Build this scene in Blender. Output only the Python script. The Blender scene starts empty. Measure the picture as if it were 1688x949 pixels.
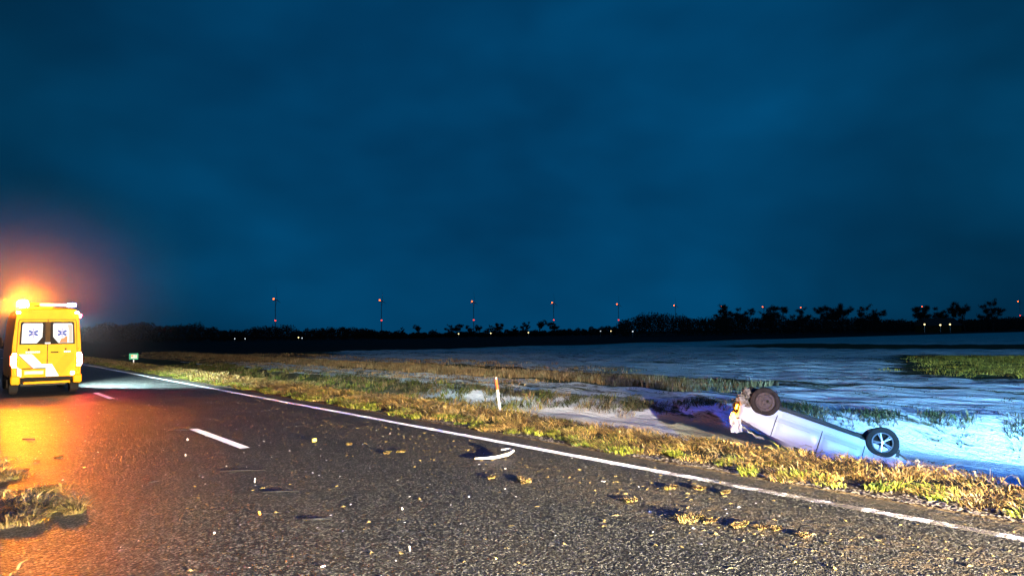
import bpy, bmesh, math, random
import numpy as np
from mathutils import Vector, Matrix, noise as mnoise
R = math.radians
rng = np.random.default_rng(7)
random.seed(7)
sc = bpy.context.scene
C = sc.collection

# ------------------------------------------------------------------ camera
PW, PH = 1688.0, 949.0          # pixels of the photograph
F = 1200.0                      # focal length in those pixels
HC = 1.82                       # eye height above the road
YAW, PITCH, ROLL = R(37.4), math.atan(74 / F), R(0.8)
fw = Vector((math.sin(YAW) * math.cos(PITCH), math.cos(YAW) * math.cos(PITCH), math.sin(PITCH)))
r0 = Vector((math.cos(YAW), -math.sin(YAW), 0))
u0 = r0.cross(fw)
rt = r0 * math.cos(ROLL) - u0 * math.sin(ROLL)
up = u0 * math.cos(ROLL) + r0 * math.sin(ROLL)
cam_d = bpy.data.cameras.new('camera')
cam = bpy.data.objects.new('camera', cam_d)
C.objects.link(cam)
cam.matrix_world = Matrix(((rt.x, up.x, -fw.x, 0), (rt.y, up.y, -fw.y, 0), (rt.z, up.z, -fw.z, HC), (0, 0, 0, 1)))
cam_d.sensor_width = 36
cam_d.lens = F / PW * 36
cam_d.clip_start = 0.1
cam_d.clip_end = 20000
sc.camera = cam
def ray(x, y): return fw + rt * ((x - PW / 2) / F) + up * ((PH / 2 - y) / F)
def gnd(x, y, z=0.0):
    d = ray(x, y); t = (z - HC) / d.z
    return Vector((0, 0, HC)) + d * t
def at_depth(x, y, dep): return Vector((0, 0, HC)) + ray(x, y) * dep

# ------------------------------------------------------------------ render, view
sc.render.engine = 'CYCLES'
sc.view_settings.view_transform = 'Standard'
sc.view_settings.look = 'None'
sc.view_settings.exposure = 0
sc.view_settings.gamma = 1
sc.cycles.use_denoising = True
sc.cycles.max_bounces = 6
sc.cycles.volume_bounces = 0
sc.cycles.sample_clamp_indirect = 4

# ------------------------------------------------------------------ world: night sky with broken cloud
w = bpy.data.worlds.new('World'); sc.world = w; w.use_nodes = True
nt = w.node_tree; nt.nodes.clear()
wo = nt.nodes.new('ShaderNodeOutputWorld'); bg = nt.nodes.new('ShaderNodeBackground')
sky = nt.nodes.new('ShaderNodeTexSky'); sky.sky_type = 'NISHITA'; sky.sun_disc = False
sky.sun_elevation = R(-5); sky.sun_rotation = R(215); sky.air_density = 1.6; sky.ozone_density = 4
tc = nt.nodes.new('ShaderNodeTexCoord')
mp = nt.nodes.new('ShaderNodeMapping'); mp.inputs['Scale'].default_value = (1.0, 1.0, 1.7)
mp.inputs['Location'].default_value = (0.35, 0.1, 0.2)
n1 = nt.nodes.new('ShaderNodeTexNoise'); n1.inputs['Scale'].default_value = 1.7; n1.inputs['Detail'].default_value = 4; n1.inputs['Roughness'].default_value = 0.5; n1.inputs['Distortion'].default_value = 0.1
rp = nt.nodes.new('ShaderNodeValToRGB')
rp.color_ramp.elements[0].position = 0.36; rp.color_ramp.elements[0].color = (0.0006, 0.017, 0.046, 1)
rp.color_ramp.elements[1].position = 0.66; rp.color_ramp.elements[1].color = (0.0008, 0.058, 0.145, 1)
e = rp.color_ramp.elements.new(0.5); e.color = (0.0007, 0.031, 0.078, 1)
ad = nt.nodes.new('ShaderNodeMixRGB'); ad.blend_type = 'ADD'; ad.inputs[0].default_value = 0.12
L = nt.links.new
L(tc.outputs['Generated'], mp.inputs['Vector']); L(mp.outputs[0], n1.inputs['Vector']); L(n1.outputs['Fac'], rp.inputs[0])
L(rp.outputs[0], ad.inputs[1]); L(sky.outputs[0], ad.inputs[2]); nd = nt.nodes.new('ShaderNodeVectorMath'); nd.operation = 'DOT_PRODUCT'; L(tc.outputs['Generated'], nd.inputs[0]); nd.inputs[1].default_value = ray(860, 40).normalized()
mr_ = nt.nodes.new('ShaderNodeMapRange'); mr_.interpolation_type = 'SMOOTHSTEP'; L(nd.outputs['Value'], mr_.inputs['Value']); mr_.inputs['From Min'].default_value = 0.80; mr_.inputs['From Max'].default_value = 1.0
mr_.inputs['To Min'].default_value = 0.0; mr_.inputs['To Max'].default_value = 1.0
mu_ = nt.nodes.new('ShaderNodeMath'); mu_.operation = 'MULTIPLY'; L(mr_.outputs[0], mu_.inputs[0]); L(n1.outputs['Fac'], mu_.inputs[1])
ad2 = nt.nodes.new('ShaderNodeMixRGB'); ad2.blend_type = 'ADD'; L(mu_.outputs[0], ad2.inputs[0]); L(ad.outputs[0], ad2.inputs[1]); ad2.inputs[2].default_value = (0.0, 0.085, 0.24, 1)
L(ad2.outputs[0], bg.inputs[0])
bg.inputs[1].default_value = 0.88
L(bg.outputs[0], wo.inputs[0])

# ------------------------------------------------------------------ lamps of the vehicles parked on the road behind the camera
def spot(name, loc, target, energy, color, angle, blend=0.5, radius=0.08):
    l = bpy.data.lights.new(name, 'SPOT'); l.energy = energy; l.color = color
    l.spot_size = R(angle); l.spot_blend = blend; l.shadow_soft_size = radius
    o = bpy.data.objects.new(name, l); C.objects.link(o); o.location = loc
    o.rotation_euler = (Vector(target) - Vector(loc)).to_track_quat('-Z', 'Y').to_euler()
    return o
def point(name, loc, energy, color, radius=0.1, parent=None):
    l = bpy.data.lights.new(name, 'POINT'); l.energy = energy; l.color = color; l.shadow_soft_size = radius
    o = bpy.data.objects.new(name, l); C.objects.link(o); o.location = loc
    if parent: o.parent = parent
    return o
spot('work_light', (3.3, -7.0, 1.25), (6.9, 15, -0.2), 155000, (1.0, 0.85, 0.52), 60, 0.85, 0.07)
spot('scene_light', (2.8, -9.0, 1.05), (44, 11, 0.5), 190000, (0.26, 0.66, 1.0), 68, 0.8, 0.15)
point('blue_beacon', (3.3, -9.5, 5.2), 30000, (0.01, 0.10, 1.0), 0.12)

# ------------------------------------------------------------------ helpers
def tag(o, label=None, cat=None, group=None, kind=None):
    if label: o['label'] = label
    if cat: o['category'] = cat
    if group: o['group'] = group
    if kind: o['kind'] = kind
    return o
def empty(name, loc=(0, 0, 0), rz=0.0):
    o = bpy.data.objects.new(name, None); C.objects.link(o)
    o.location = loc; o.rotation_euler = (0, 0, rz); o.empty_display_size = 0.2
    return o
class MB:
    def __init__(s): s.v = []; s.f = []
    def add(s, vs, fs):
        b = len(s.v); s.v.extend([tuple(v) for v in vs]); s.f.extend([tuple(i + b for i in f) for f in fs]); return s
    def bm(s, bm):
        bm.verts.index_update()
        return s.add([v.co[:] for v in bm.verts], [[v.index for v in f.verts] for f in bm.faces])
    def box(s, c, d, r=0.0, rot=None, seg=2):
        bm = bmesh.new(); bmesh.ops.create_cube(bm, size=1)
        bmesh.ops.scale(bm, vec=d, verts=bm.verts)
        if r: bmesh.ops.bevel(bm, geom=bm.edges[:], offset=r, segments=seg, profile=0.5, affect='EDGES')
        if rot: bmesh.ops.transform(bm, matrix=rot.to_4x4() if hasattr(rot, 'to_4x4') else rot, verts=bm.verts)
        bmesh.ops.translate(bm, vec=c, verts=bm.verts)
        s.bm(bm); bm.free(); return s
    def tube(s, pts, rad, n=8, cap=True):
        pts = [Vector(p) for p in pts]; m = len(pts)
        if not isinstance(rad, (list, tuple)): rad = [rad] * m
        vs = []; fs = []
        ref = Vector((0.31, 0.17, 0.93)).normalized()
        for i, p in enumerate(pts):
            t = (pts[min(i + 1, m - 1)] - pts[max(i - 1, 0)]).normalized()
            a = t.cross(ref)
            if a.length < 1e-3: a = t.cross(Vector((1, 0, 0)))
            a.normalize(); b = t.cross(a)
            for k in range(n):
                q = 2 * math.pi * k / n
                vs.append(p + (a * math.cos(q) + b * math.sin(q)) * rad[i])
        for i in range(m - 1):
            for k in range(n):
                fs.append((i * n + k, i * n + (k + 1) % n, (i + 1) * n + (k + 1) % n, (i + 1) * n + k))
        if cap: fs.append(tuple(range(n))[::-1]); fs.append(tuple((m - 1) * n + k for k in range(n)))
        return s.add(vs, fs)
    def lathe(s, prof, c, axis='y', n=32, closed=False):
        """prof: (radius, offset along axis)"""
        vs = []; fs = []; m = len(prof)
        for (r, h) in prof:
            for k in range(n):
                q = 2 * math.pi * k / n; a, b = r * math.cos(q), r * math.sin(q)
                p = (a, h, b) if axis == 'y' else ((a, b, h) if axis == 'z' else (h, a, b))
                vs.append((p[0] + c[0], p[1] + c[1], p[2] + c[2]))
        for i in range(m if closed else m - 1):
            j = (i + 1) % m
            for k in range(n):
                fs.append((i * n + k, i * n + (k + 1) % n, j * n + (k + 1) % n, j * n + k))
        if not closed:
            fs.append(tuple(range(n))[::-1]); fs.append(tuple((m - 1) * n + k for k in range(n)))
        return s.add(vs, fs)
    def prism(s, poly, y0, y1, plane='xz'):
        n = len(poly)
        def P(a, b, h): return (a, h, b) if plane == 'xz' else ((a, b, h) if plane == 'xy' else (h, a, b))
        vs = [P(a, b, y0) for a, b in poly] + [P(a, b, y1) for a, b in poly]
        fs = [tuple(range(n)), tuple(range(2 * n - 1, n - 1, -1))] + [(i, i + n, (i + 1) % n + n, (i + 1) % n) for i in range(n)]
        return s.add(vs, fs)
    def build(s, name, m, parent=None, smooth=False, fix=True):
        me = bpy.data.meshes.new(name); me.from_pydata(s.v, [], s.f); me.update()
        if fix:
            bm = bmesh.new(); bm.from_mesh(me); bmesh.ops.recalc_face_normals(bm, faces=bm.faces); bm.to_mesh(me); bm.free()
        if smooth:
            me.polygons.foreach_set('use_smooth', [True] * len(me.polygons))
            try: me.set_sharp_from_angle(angle=R(38))
            except Exception: pass
        o = bpy.data.objects.new(name, me); C.objects.link(o)
        if m: me.materials.append(m)
        if parent: o.parent = parent
        return o
def np_mesh(name, verts, faces_flat, loop_tot, m, cols=None, parent=None):
    """verts (n,3), faces as flat loops and per-face loop counts, fast"""
    me = bpy.data.meshes.new(name)
    me.vertices.add(len(verts)); me.vertices.foreach_set('co', verts.astype(np.float32).ravel())
    me.loops.add(len(faces_flat)); me.loops.foreach_set('vertex_index', faces_flat.astype(np.int32))
    st = np.concatenate([[0], np.cumsum(loop_tot)[:-1]]).astype(np.int32)
    me.polygons.add(len(loop_tot)); me.polygons.foreach_set('loop_start', st); me.polygons.foreach_set('loop_total', loop_tot.astype(np.int32))
    me.update(calc_edges=True)
    if cols is not None:
        a = me.color_attributes.new('Col', 'FLOAT_COLOR', 'POINT')
        a.data.foreach_set('color', np.concatenate([cols, np.ones((len(cols), 1))], 1).astype(np.float32).ravel())
    me.materials.append(m)
    o = bpy.data.objects.new(name, me); C.objects.link(o)
    if parent: o.parent = parent
    return o
def copy_tree(o, parent=None):
    c = o.copy(); C.objects.link(c); c.parent = parent
    for ch in o.children: copy_tree(ch, c)
    return c

# ------------------------------------------------------------------ materials
def newmat(name):
    m = bpy.data.materials.new(name); m.use_nodes = True
    return m, m.node_tree, m.node_tree.nodes['Principled BSDF']
def mat(name, col, rough=0.6, metal=0.0, var=0.15, scale=6.0, bump=0.0, bscale=40.0, emit=None, estr=0.0, spec=0.5, coat=0.0):
    m, t, b = newmat(name)
    tcn = t.nodes.new('ShaderNodeTexCoord')
    n = t.nodes.new('ShaderNodeTexNoise'); n.inputs['Scale'].default_value = scale; n.inputs['Detail'].default_value = 5
    t.links.new(tcn.outputs['Object'], n.inputs['Vector'])
    r = t.nodes.new('ShaderNodeValToRGB')
    r.color_ramp.elements[0].position = 0.3; r.color_ramp.elements[1].position = 0.7
    r.color_ramp.elements[0].color = (*[c * (1 - var) for c in col], 1); r.color_ramp.elements[1].color = (*[min(1, c * (1 + var)) for c in col], 1)
    t.links.new(n.outputs['Fac'], r.inputs[0]); t.links.new(r.outputs[0], b.inputs['Base Color'])
    b.inputs['Roughness'].default_value = rough; b.inputs['Metallic'].default_value = metal
    b.inputs['Specular IOR Level'].default_value = spec; b.inputs['Coat Weight'].default_value = coat
    if bump:
        n2 = t.nodes.new('ShaderNodeTexNoise'); n2.inputs['Scale'].default_value = bscale; n2.inputs['Detail'].default_value = 4
        t.links.new(tcn.outputs['Object'], n2.inputs['Vector'])
        bp = t.nodes.new('ShaderNodeBump'); bp.inputs['Strength'].default_value = 1.0; bp.inputs['Distance'].default_value = bump
        t.links.new(n2.outputs['Fac'], bp.inputs['Height']); t.links.new(bp.outputs[0], b.inputs['Normal'])
    if emit:
        b.inputs['Emission Color'].default_value = (*emit, 1); b.inputs['Emission Strength'].default_value = estr
    return m
M = {}
M['yellow'] = mat('ambulance_yellow', (0.62, 0.29, 0.003), 0.62, var=0.06, spec=0.15)
M['orange_y'] = mat('ambulance_orange_stripe', (0.56, 0.25, 0.003), 0.62, var=0.08, spec=0.15)
M['stripe'] = mat('reflective_blue_stripe', (0.50, 0.74, 0.92), 0.6, var=0.05, spec=0.2)
M['red_edge'] = mat('reflective_red', (0.72, 0.06, 0.07), 0.6, spec=0.2)
M['dark'] = mat('black_plastic', (0.014, 0.012, 0.011), 0.85, spec=0.08)
M['rubber'] = mat('tyre_rubber', (0.018, 0.016, 0.016), 0.85, spec=0.12, bump=0.004, bscale=60)
M['rubber_dirty'] = mat('muddy_tyre', (0.024, 0.017, 0.015), 0.9, spec=0.08, var=0.4, scale=14, bump=0.012, bscale=25)
M['mudmetal'] = mat('muddy_wheel_disc', (0.046, 0.026, 0.023), 0.8, var=0.6, scale=16, bump=0.012, bscale=22)
M['alloy'] = mat('alloy_metal', (0.62, 0.62, 0.64), 0.28, 0.85, var=0.08)
M['chrome'] = mat('bare_metal', (0.5, 0.48, 0.45), 0.35, 0.9)
M['silver'] = mat('silver_car_paint', (0.40, 0.39, 0.43), 0.42, 0.08, var=0.05, scale=2, coat=0.5, bump=0.002, bscale=3)
M['white'] = mat('white_car_paint', (0.78, 0.79, 0.8), 0.3, coat=0.5, var=0.04)
M['glass'] = mat('dark_window_glass', (0.012, 0.014, 0.016), 0.06, var=0.05, spec=0.7)
M['under'] = mat('underbody_black', (0.03, 0.028, 0.026), 0.8, var=0.4, bump=0.02, bscale=8)
M['burnt'] = mat('torn_front_parts', (0.17, 0.14, 0.12), 0.6, 0.3, var=0.8, scale=11, bump=0.03, bscale=18)
M['plate'] = mat('yellow_number_plate', (0.85, 0.66, 0.10), 0.4)
M['postwhite'] = mat('post_white_plastic', (0.78, 0.76, 0.74), 0.5, var=0.08, scale=14)
M['postred'] = mat('post_red_band', (0.80, 0.13, 0.03), 0.4)
M['signgreen'] = mat('sign_green', (0.0, 0.50, 0.25), 0.4)
M['signwhite'] = mat('sign_white', (0.85, 0.87, 0.82), 0.4)
M['signyellow'] = mat('sign_yellow', (0.9, 0.55, 0.05), 0.4)
M['galv'] = mat('galvanised_steel', (0.55, 0.56, 0.57), 0.45, 0.6)
M['turbine'] = mat('turbine_grey', (0.75, 0.76, 0.77), 0.6)
M['bark'] = mat('winter_bark', (0.022, 0.018, 0.014), 0.9, var=0.4)
M['twig'] = mat('bare_twigs', (0.016, 0.014, 0.011), 0.9, var=0.4, scale=1.0)
M['debrisblack'] = mat('black_plastic_debris', (0.012, 0.012, 0.013), 0.5)
M['debriswhite'] = mat('white_plastic_debris', (0.55, 0.51, 0.46), 0.6)
M['debrisorange'] = mat('orange_lens_debris', (0.85, 0.26, 0.02), 0.3)
M['debrisyellow'] = mat('yellow_plastic_debris', (0.80, 0.62, 0.10), 0.45)
M['debrisgrey'] = mat('grey_plastic_debris', (0.32, 0.30, 0.28), 0.5)
M['clod'] = mat('grass_clod', (0.34, 0.25, 0.08), 0.9, var=0.5, scale=30, bump=0.03, bscale=45)
M['clodsoil'] = mat('clod_soil', (0.11, 0.075, 0.03), 0.95, var=0.5, scale=30, bump=0.03, bscale=45)
M['stone'] = mat('loose_grit', (0.20, 0.16, 0.11), 0.9, var=0.6, scale=30)
M['shard'] = mat('broken_glass_bits', (0.85, 0.86, 0.84), 0.2, var=0.1)
M['wood'] = mat('farm_wall', (0.06, 0.035, 0.015), 0.95, spec=0.05)
M['roof'] = mat('farm_roof', (0.03, 0.025, 0.024), 0.9)
def glow(name, col, s): return mat(name, tuple(min(1, c) for c in col), 0.4, emit=col, estr=s, var=0.0)
M['amber_big'] = glow('amber_flasher_lit', (1.0, 0.22, 0.006), 8500)
M['amber'] = glow('amber_lamp_lit', (1.0, 0.52, 0.12), 60)
M['tail_red'] = glow('tail_lamp_red_lit', (1.0, 0.07, 0.03), 130)
M['tail_amber'] = glow('tail_lamp_amber_lit', (1.0, 0.55, 0.14), 46)
M['blue_on'] = glow('blue_beacon_lit', (0.45, 0.38, 1.0), 18)
M['red_on'] = glow('red_side_lamp_lit', (1.0, 0.02, 0.04), 1800)
M['bar_dim'] = mat('light_bar_lens', (0.75, 0.45, 0.45), 0.25, emit=(1.0, 0.45, 0.42), estr=0.45)
M['room'] = mat('lit_compartment_window', (0.05, 0.05, 0.05), 0.5, emit=(1.0, 0.99, 0.95), estr=1.1, spec=0.1)
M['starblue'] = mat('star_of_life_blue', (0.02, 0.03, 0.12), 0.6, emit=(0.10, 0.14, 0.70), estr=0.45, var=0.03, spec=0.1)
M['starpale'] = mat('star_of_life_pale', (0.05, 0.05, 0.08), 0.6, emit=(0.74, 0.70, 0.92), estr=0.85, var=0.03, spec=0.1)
M['frost_in'] = mat('compartment_interior_beige', (0.06, 0.05, 0.04), 0.7, emit=(1.0, 0.86, 0.68), estr=0.6)
M['vest'] = mat('orange_interior', (0.1, 0.03, 0.0), 0.6, emit=(1.0, 0.25, 0.03), estr=0.6)
M['signal'] = glow('turn_signal_lit', (1.0, 0.32, 0.01), 70)
M['headlamp'] = glow('headlamp_lit', (0.85, 0.95, 1.0), 30)
M['turb_top'] = glow('turbine_beacon_red', (1.0, 0.09, 0.008), 9)
M['turb_mid'] = glow('turbine_tower_light', (1.0, 0.05, 0.03), 4)
M['yard_w'] = glow('yard_lamp_warm', (1.0, 0.78, 0.36), 2.6)
M['yard_c'] = glow('yard_lamp_cool', (0.8, 0.92, 1.0), 1.6)

def grass_mat(name, rough=0.85, trans=0.12):
    m, t, b = newmat(name)
    a = t.nodes.new('ShaderNodeAttribute'); a.attribute_name = 'Col'
    t.links.new(a.outputs['Color'], b.inputs['Base Color'])
    b.inputs['Roughness'].default_value = rough; b.inputs['Specular IOR Level'].default_value = 0.25
    tr = t.nodes.new('ShaderNodeBsdfTranslucent'); mx = t.nodes.new('ShaderNodeMixShader'); mx.inputs[0].default_value = trans
    t.links.new(a.outputs['Color'], tr.inputs['Color'])
    out = t.nodes['Material Output']
    t.links.new(b.outputs[0], mx.inputs[1]); t.links.new(tr.outputs[0], mx.inputs[2]); t.links.new(mx.outputs[0], out.inputs[0])
    return m
M['grass'] = grass_mat('winter_grass_blades')

class N:
    """small node-maths writer"""
    def __init__(s, t): s.t = t
    def math(s, op, a, b=None, clamp=False):
        n = s.t.nodes.new('ShaderNodeMath'); n.operation = op; n.use_clamp = clamp
        for i, v in enumerate((a, b)):
            if v is None: continue
            if isinstance(v, (int, float)): n.inputs[i].default_value = v
            else: s.t.links.new(v, n.inputs[i])
        return n.outputs[0]
    def step(s, v, a, b):
        n = s.t.nodes.new('ShaderNodeMapRange'); n.interpolation_type = 'SMOOTHSTEP'
        s.t.links.new(v, n.inputs['Value']); n.inputs['From Min'].default_value = a; n.inputs['From Max'].default_value = b
        if a > b:
            n.inputs['From Min'].default_value = b; n.inputs['From Max'].default_value = a
            n.inputs['To Min'].default_value = 1; n.inputs['To Max'].default_value = 0
        return n.outputs[0]
    def band(s, v, a, b, w): return s.math('MULTIPLY', s.step(v, a - w, a + w), s.step(v, b + w, b - w))
    def mul(s, a, b): return s.math('MULTIPLY', a, b)
    def add(s, a, b): return s.math('ADD', a, b)
    def noise(s, vec, scale, detail=4, rough=0.55, sc3=None):
        if sc3:
            mpn = s.t.nodes.new('ShaderNodeMapping'); mpn.inputs['Scale'].default_value = sc3
            s.t.links.new(vec, mpn.inputs['Vector']); vec = mpn.outputs[0]
        n = s.t.nodes.new('ShaderNodeTexNoise'); n.inputs['Scale'].default_value = scale; n.inputs['Detail'].default_value = detail; n.inputs['Roughness'].default_value = rough
        s.t.links.new(vec, n.inputs['Vector']); return n.outputs['Fac']
    def mixc(s, f, a, b):
        n = s.t.nodes.new('ShaderNodeMixRGB')
        if isinstance(f, (int, float)): n.inputs[0].default_value = f
        else: s.t.links.new(f, n.inputs[0])
        for i, v in ((1, a), (2, b)):
            if isinstance(v, tuple): n.inputs[i].default_value = (*v, 1)
            else: s.t.links.new(v, n.inputs[i])
        return n.outputs[0]

def asphalt(name):
    m, t, b = newmat(name); k = N(t)
    tcn = t.nodes.new('ShaderNodeTexCoord'); P = tcn.outputs['Object']
    vo = t.nodes.new('ShaderNodeTexVoronoi'); vo.inputs['Scale'].default_value = 40; t.links.new(P, vo.inputs['Vector'])
    vo2 = t.nodes.new('ShaderNodeTexVoronoi'); vo2.inputs['Scale'].default_value = 13; t.links.new(P, vo2.inputs['Vector'])
    big = k.noise(P, 0.9, 5); mid = k.noise(P, 7, 4)
    sp = t.nodes.new('ShaderNodeSeparateXYZ'); t.links.new(P, sp.inputs[0])
    stone = t.nodes.new('ShaderNodeSeparateColor'); t.links.new(vo.outputs['Color'], stone.inputs[0])
    c0 = k.mixc(k.math('POWER', stone.outputs[0], 2.2), (0.010, 0.011, 0.009), (0.23, 0.22, 0.175))  # stones and dark binder, contrast deepened in colour for shade the bump lacks
    c0 = k.mixc(k.step(vo.outputs['Distance'], 0.42, 0.62), c0, (0.006, 0.006, 0.006))
    c1 = k.mixc(k.mul(k.step(big, 0.42, 0.75), 0.35), c0, (0.050, 0.042, 0.028))
    # dirt dragged over the right lane by the car leaving the road
    xw = k.add(sp.outputs[0], k.mul(k.math('SUBTRACT', mid, 0.5), 1.6))
    dirt = k.mul(k.band(xw, 5.6, 7.0, 0.5), k.mul(k.step(sp.outputs[1], 22, 8), k.step(mid, 0.38, 0.7)))
    dirt = k.math('MAXIMUM', dirt, k.mul(k.step(xw, 7.2, 7.9), k.step(mid, 0.3, 0.62)))
    c2 = k.mixc(k.mul(dirt, 0.7), c1, (0.12, 0.085, 0.045))
    t.links.new(c2, b.inputs['Base Color'])
    rr = t.nodes.new('ShaderNodeMapRange'); t.links.new(big, rr.inputs[0]); rr.inputs['To Min'].default_value = 0.34; rr.inputs['To Max'].default_value = 0.56
    t.links.new(rr.outputs[0], b.inputs['Roughness'])
    b.inputs['Specular IOR Level'].default_value = 0.5
    hgt = k.add(k.mul(k.math('SUBTRACT', 1.0, vo.outputs['Distance']), 0.7), k.add(k.mul(k.math('SUBTRACT', 1.0, vo2.outputs['Distance']), 0.5), k.mul(k.noise(P, 60, 3), 0.6)))
    bp = t.nodes.new('ShaderNodeBump'); bp.inputs['Strength'].default_value = 1.0; bp.inputs['Distance'].default_value = 0.025
    t.links.new(hgt, bp.inputs['Height']); t.links.new(bp.outputs[0], b.inputs['Normal'])
    return m
M['asphalt'] = asphalt('wet_asphalt')

def paint(name, worn):
    m, t, b = newmat(name); k = N(t)
    tcn = t.nodes.new('ShaderNodeTexCoord'); P = tcn.outputs['Object']
    sp = t.nodes.new('ShaderNodeSeparateXYZ'); t.links.new(P, sp.inputs[0])
    n = k.noise(P, 2.3, 6, 0.75); f = k.noise(P, 70, 3, 0.7)
    base = k.mixc(k.step(f, 0.3, 0.7), (0.62, 0.58, 0.52), (0.82, 0.80, 0.76))
    if worn:
        thr = k.mul(k.step(sp.outputs[1], 9.2, 5.0), 0.30)
        wear = k.step(k.add(n, k.add(thr, k.mul(k.math('SUBTRACT', f, 0.5), 0.5))), 0.66, 0.80)
        base = k.mixc(k.mul(wear, 0.92), base, (0.10, 0.075, 0.05))
        t.links.new(k.math('SUBTRACT', 1.0, wear), b.inputs['Sheen Weight'])
    t.links.new(base, b.inputs['Base Color']); b.inputs['Roughness'].default_value = 0.55
    b.inputs['Sheen Weight'].default_value = 1.0; b.inputs['Sheen Roughness'].default_value = 0.25
    bp = t.nodes.new('ShaderNodeBump'); bp.inputs['Distance'].default_value = 0.02; bp.inputs['Strength'].default_value = 1
    t.links.new(f, bp.inputs['Height']); t.links.new(bp.outputs[0], b.inputs['Normal'])
    return m
M['line'] = paint('road_paint_worn', True); M['dash'] = paint('road_paint', False)

def ground_mat():
    m, t, b = newmat('frosted_ground'); k = N(t)
    tcn = t.nodes.new('ShaderNodeTexCoord'); P = tcn.outputs['Object']
    sp = t.nodes.new('ShaderNodeSeparateXYZ'); t.links.new(P, sp.inputs[0]); X0, Y = sp.outputs[0], sp.outputs[1]
    wob = k.noise(P, 0.35, 4); fine = k.noise(P, 5.5, 5, 0.65); med = k.noise(P, 1.4, 5, 0.6)
    X = k.add(X0, k.mul(k.math('SUBTRACT', wob, 0.5), 2.2))
    streak = k.noise(P, 1.0, 6, 0.7, (1.15, 0.21, 1.0))
    tiny = k.noise(P, 1.0, 4, 0.7, (9.0, 2.2, 1.0))
    streak2 = k.noise(P, 1.0, 5, 0.6, (0.30, 0.035, 1.0))
    bnk = k.math('SUBTRACT', X, k.mul(k.step(Y, 18, 4), 3.6))
    ditch = k.mul(k.mul(k.step(X, 10.3, 11.7), k.step(bnk, 17.7, 17.2)), k.add(0.25, k.mul(k.step(Y, 30, 17), 0.75)))
    cov = k.mul(ditch, 0.98)
    cov = k.math('MAXIMUM', cov, k.mul(k.mul(k.step(bnk, 16.9, 17.3), k.step(X, 22.9, 22.2)), 0.87))
    cov = k.math('MAXIMUM', cov, k.mul(k.band(X, 22.0, 29.0, 0.8), k.add(0.64, k.mul(k.step(Y, 22, 14), 0.28))))
    far = k.mul(k.step(X, 27, 30), 0.90)
    cov = k.math('MAXIMUM', cov, far)
    dark_strip = k.mul(k.band(X, 84, 104, 3), k.step(Y, 75, 45))
    patch = k.mul(k.band(X, 35, 66, 4), k.step(k.math('SUBTRACT', Y, k.mul(X, 0.46)), 2, -2))
    cov = k.mul(cov, k.math('SUBTRACT', 1.0, k.mul(dark_strip, 0.85)))
    cov = k.mul(cov, k.math('SUBTRACT', 1.0, k.mul(patch, 0.35)))
    left_dim = k.step(k.add(Y, k.mul(X, -0.75)), 45, 75)
    cov = k.mul(cov, k.math('SUBTRACT', 1.0, k.mul(left_dim, k.mul(k.step(X, 45, 30), 0.75))))
    cov = k.mul(cov, k.step(Y, 101, 97))
    brk = k.add(k.mul(streak, 0.52), k.add(k.add(k.mul(fine, 0.12), k.mul(tiny, 0.40)), k.mul(streak2, 0.16)))
    nearfield = k.step(bnk, 17.0, 17.8)
    snow = k.step(k.add(k.math('SUBTRACT', cov, k.mul(brk, k.add(0.46, k.mul(nearfield, 0.82)))), 0.0), -0.02, 0.12)
    soil = k.mixc(med, (0.030, 0.026, 0.018), (0.085, 0.070, 0.036))
    green = k.mixc(fine, (0.030, 0.045, 0.018), (0.085, 0.090, 0.030))
    base = k.mixc(k.step(wob, 0.4, 0.6), soil, green)
    verge = k.band(X0, 7.4, 8.6, 0.3)
    base = k.mixc(verge, base, k.mixc(fine, (0.035, 0.026, 0.017), (0.12, 0.085, 0.045)))
    sn = k.mixc(fine, (0.50, 0.55, 0.60), (0.84, 0.86, 0.88))
    col = k.mixc(snow, base, sn)
    farsoil = k.step(Y, 97, 104)
    col = k.mixc(farsoil, col, (0.010, 0.010, 0.009))
    t.links.new(col, b.inputs['Base Color']); b.inputs['Roughness'].default_value = 0.95
    b.inputs['Specular IOR Level'].default_value = 0.1
    hgt = k.add(k.mul(k.add(fine, k.mul(tiny, 1.3)), 0.4), k.add(k.mul(streak, 1.0), k.mul(snow, 0.25)))
    bp = t.nodes.new('ShaderNodeBump'); bp.inputs['Strength'].default_value = 1.0; bp.inputs['Distance'].default_value = 0.17
    t.links.new(hgt, bp.inputs['Height']); t.links.new(bp.outputs[0], b.inputs['Normal'])
    return m
M['ground'] = ground_mat()

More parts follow.
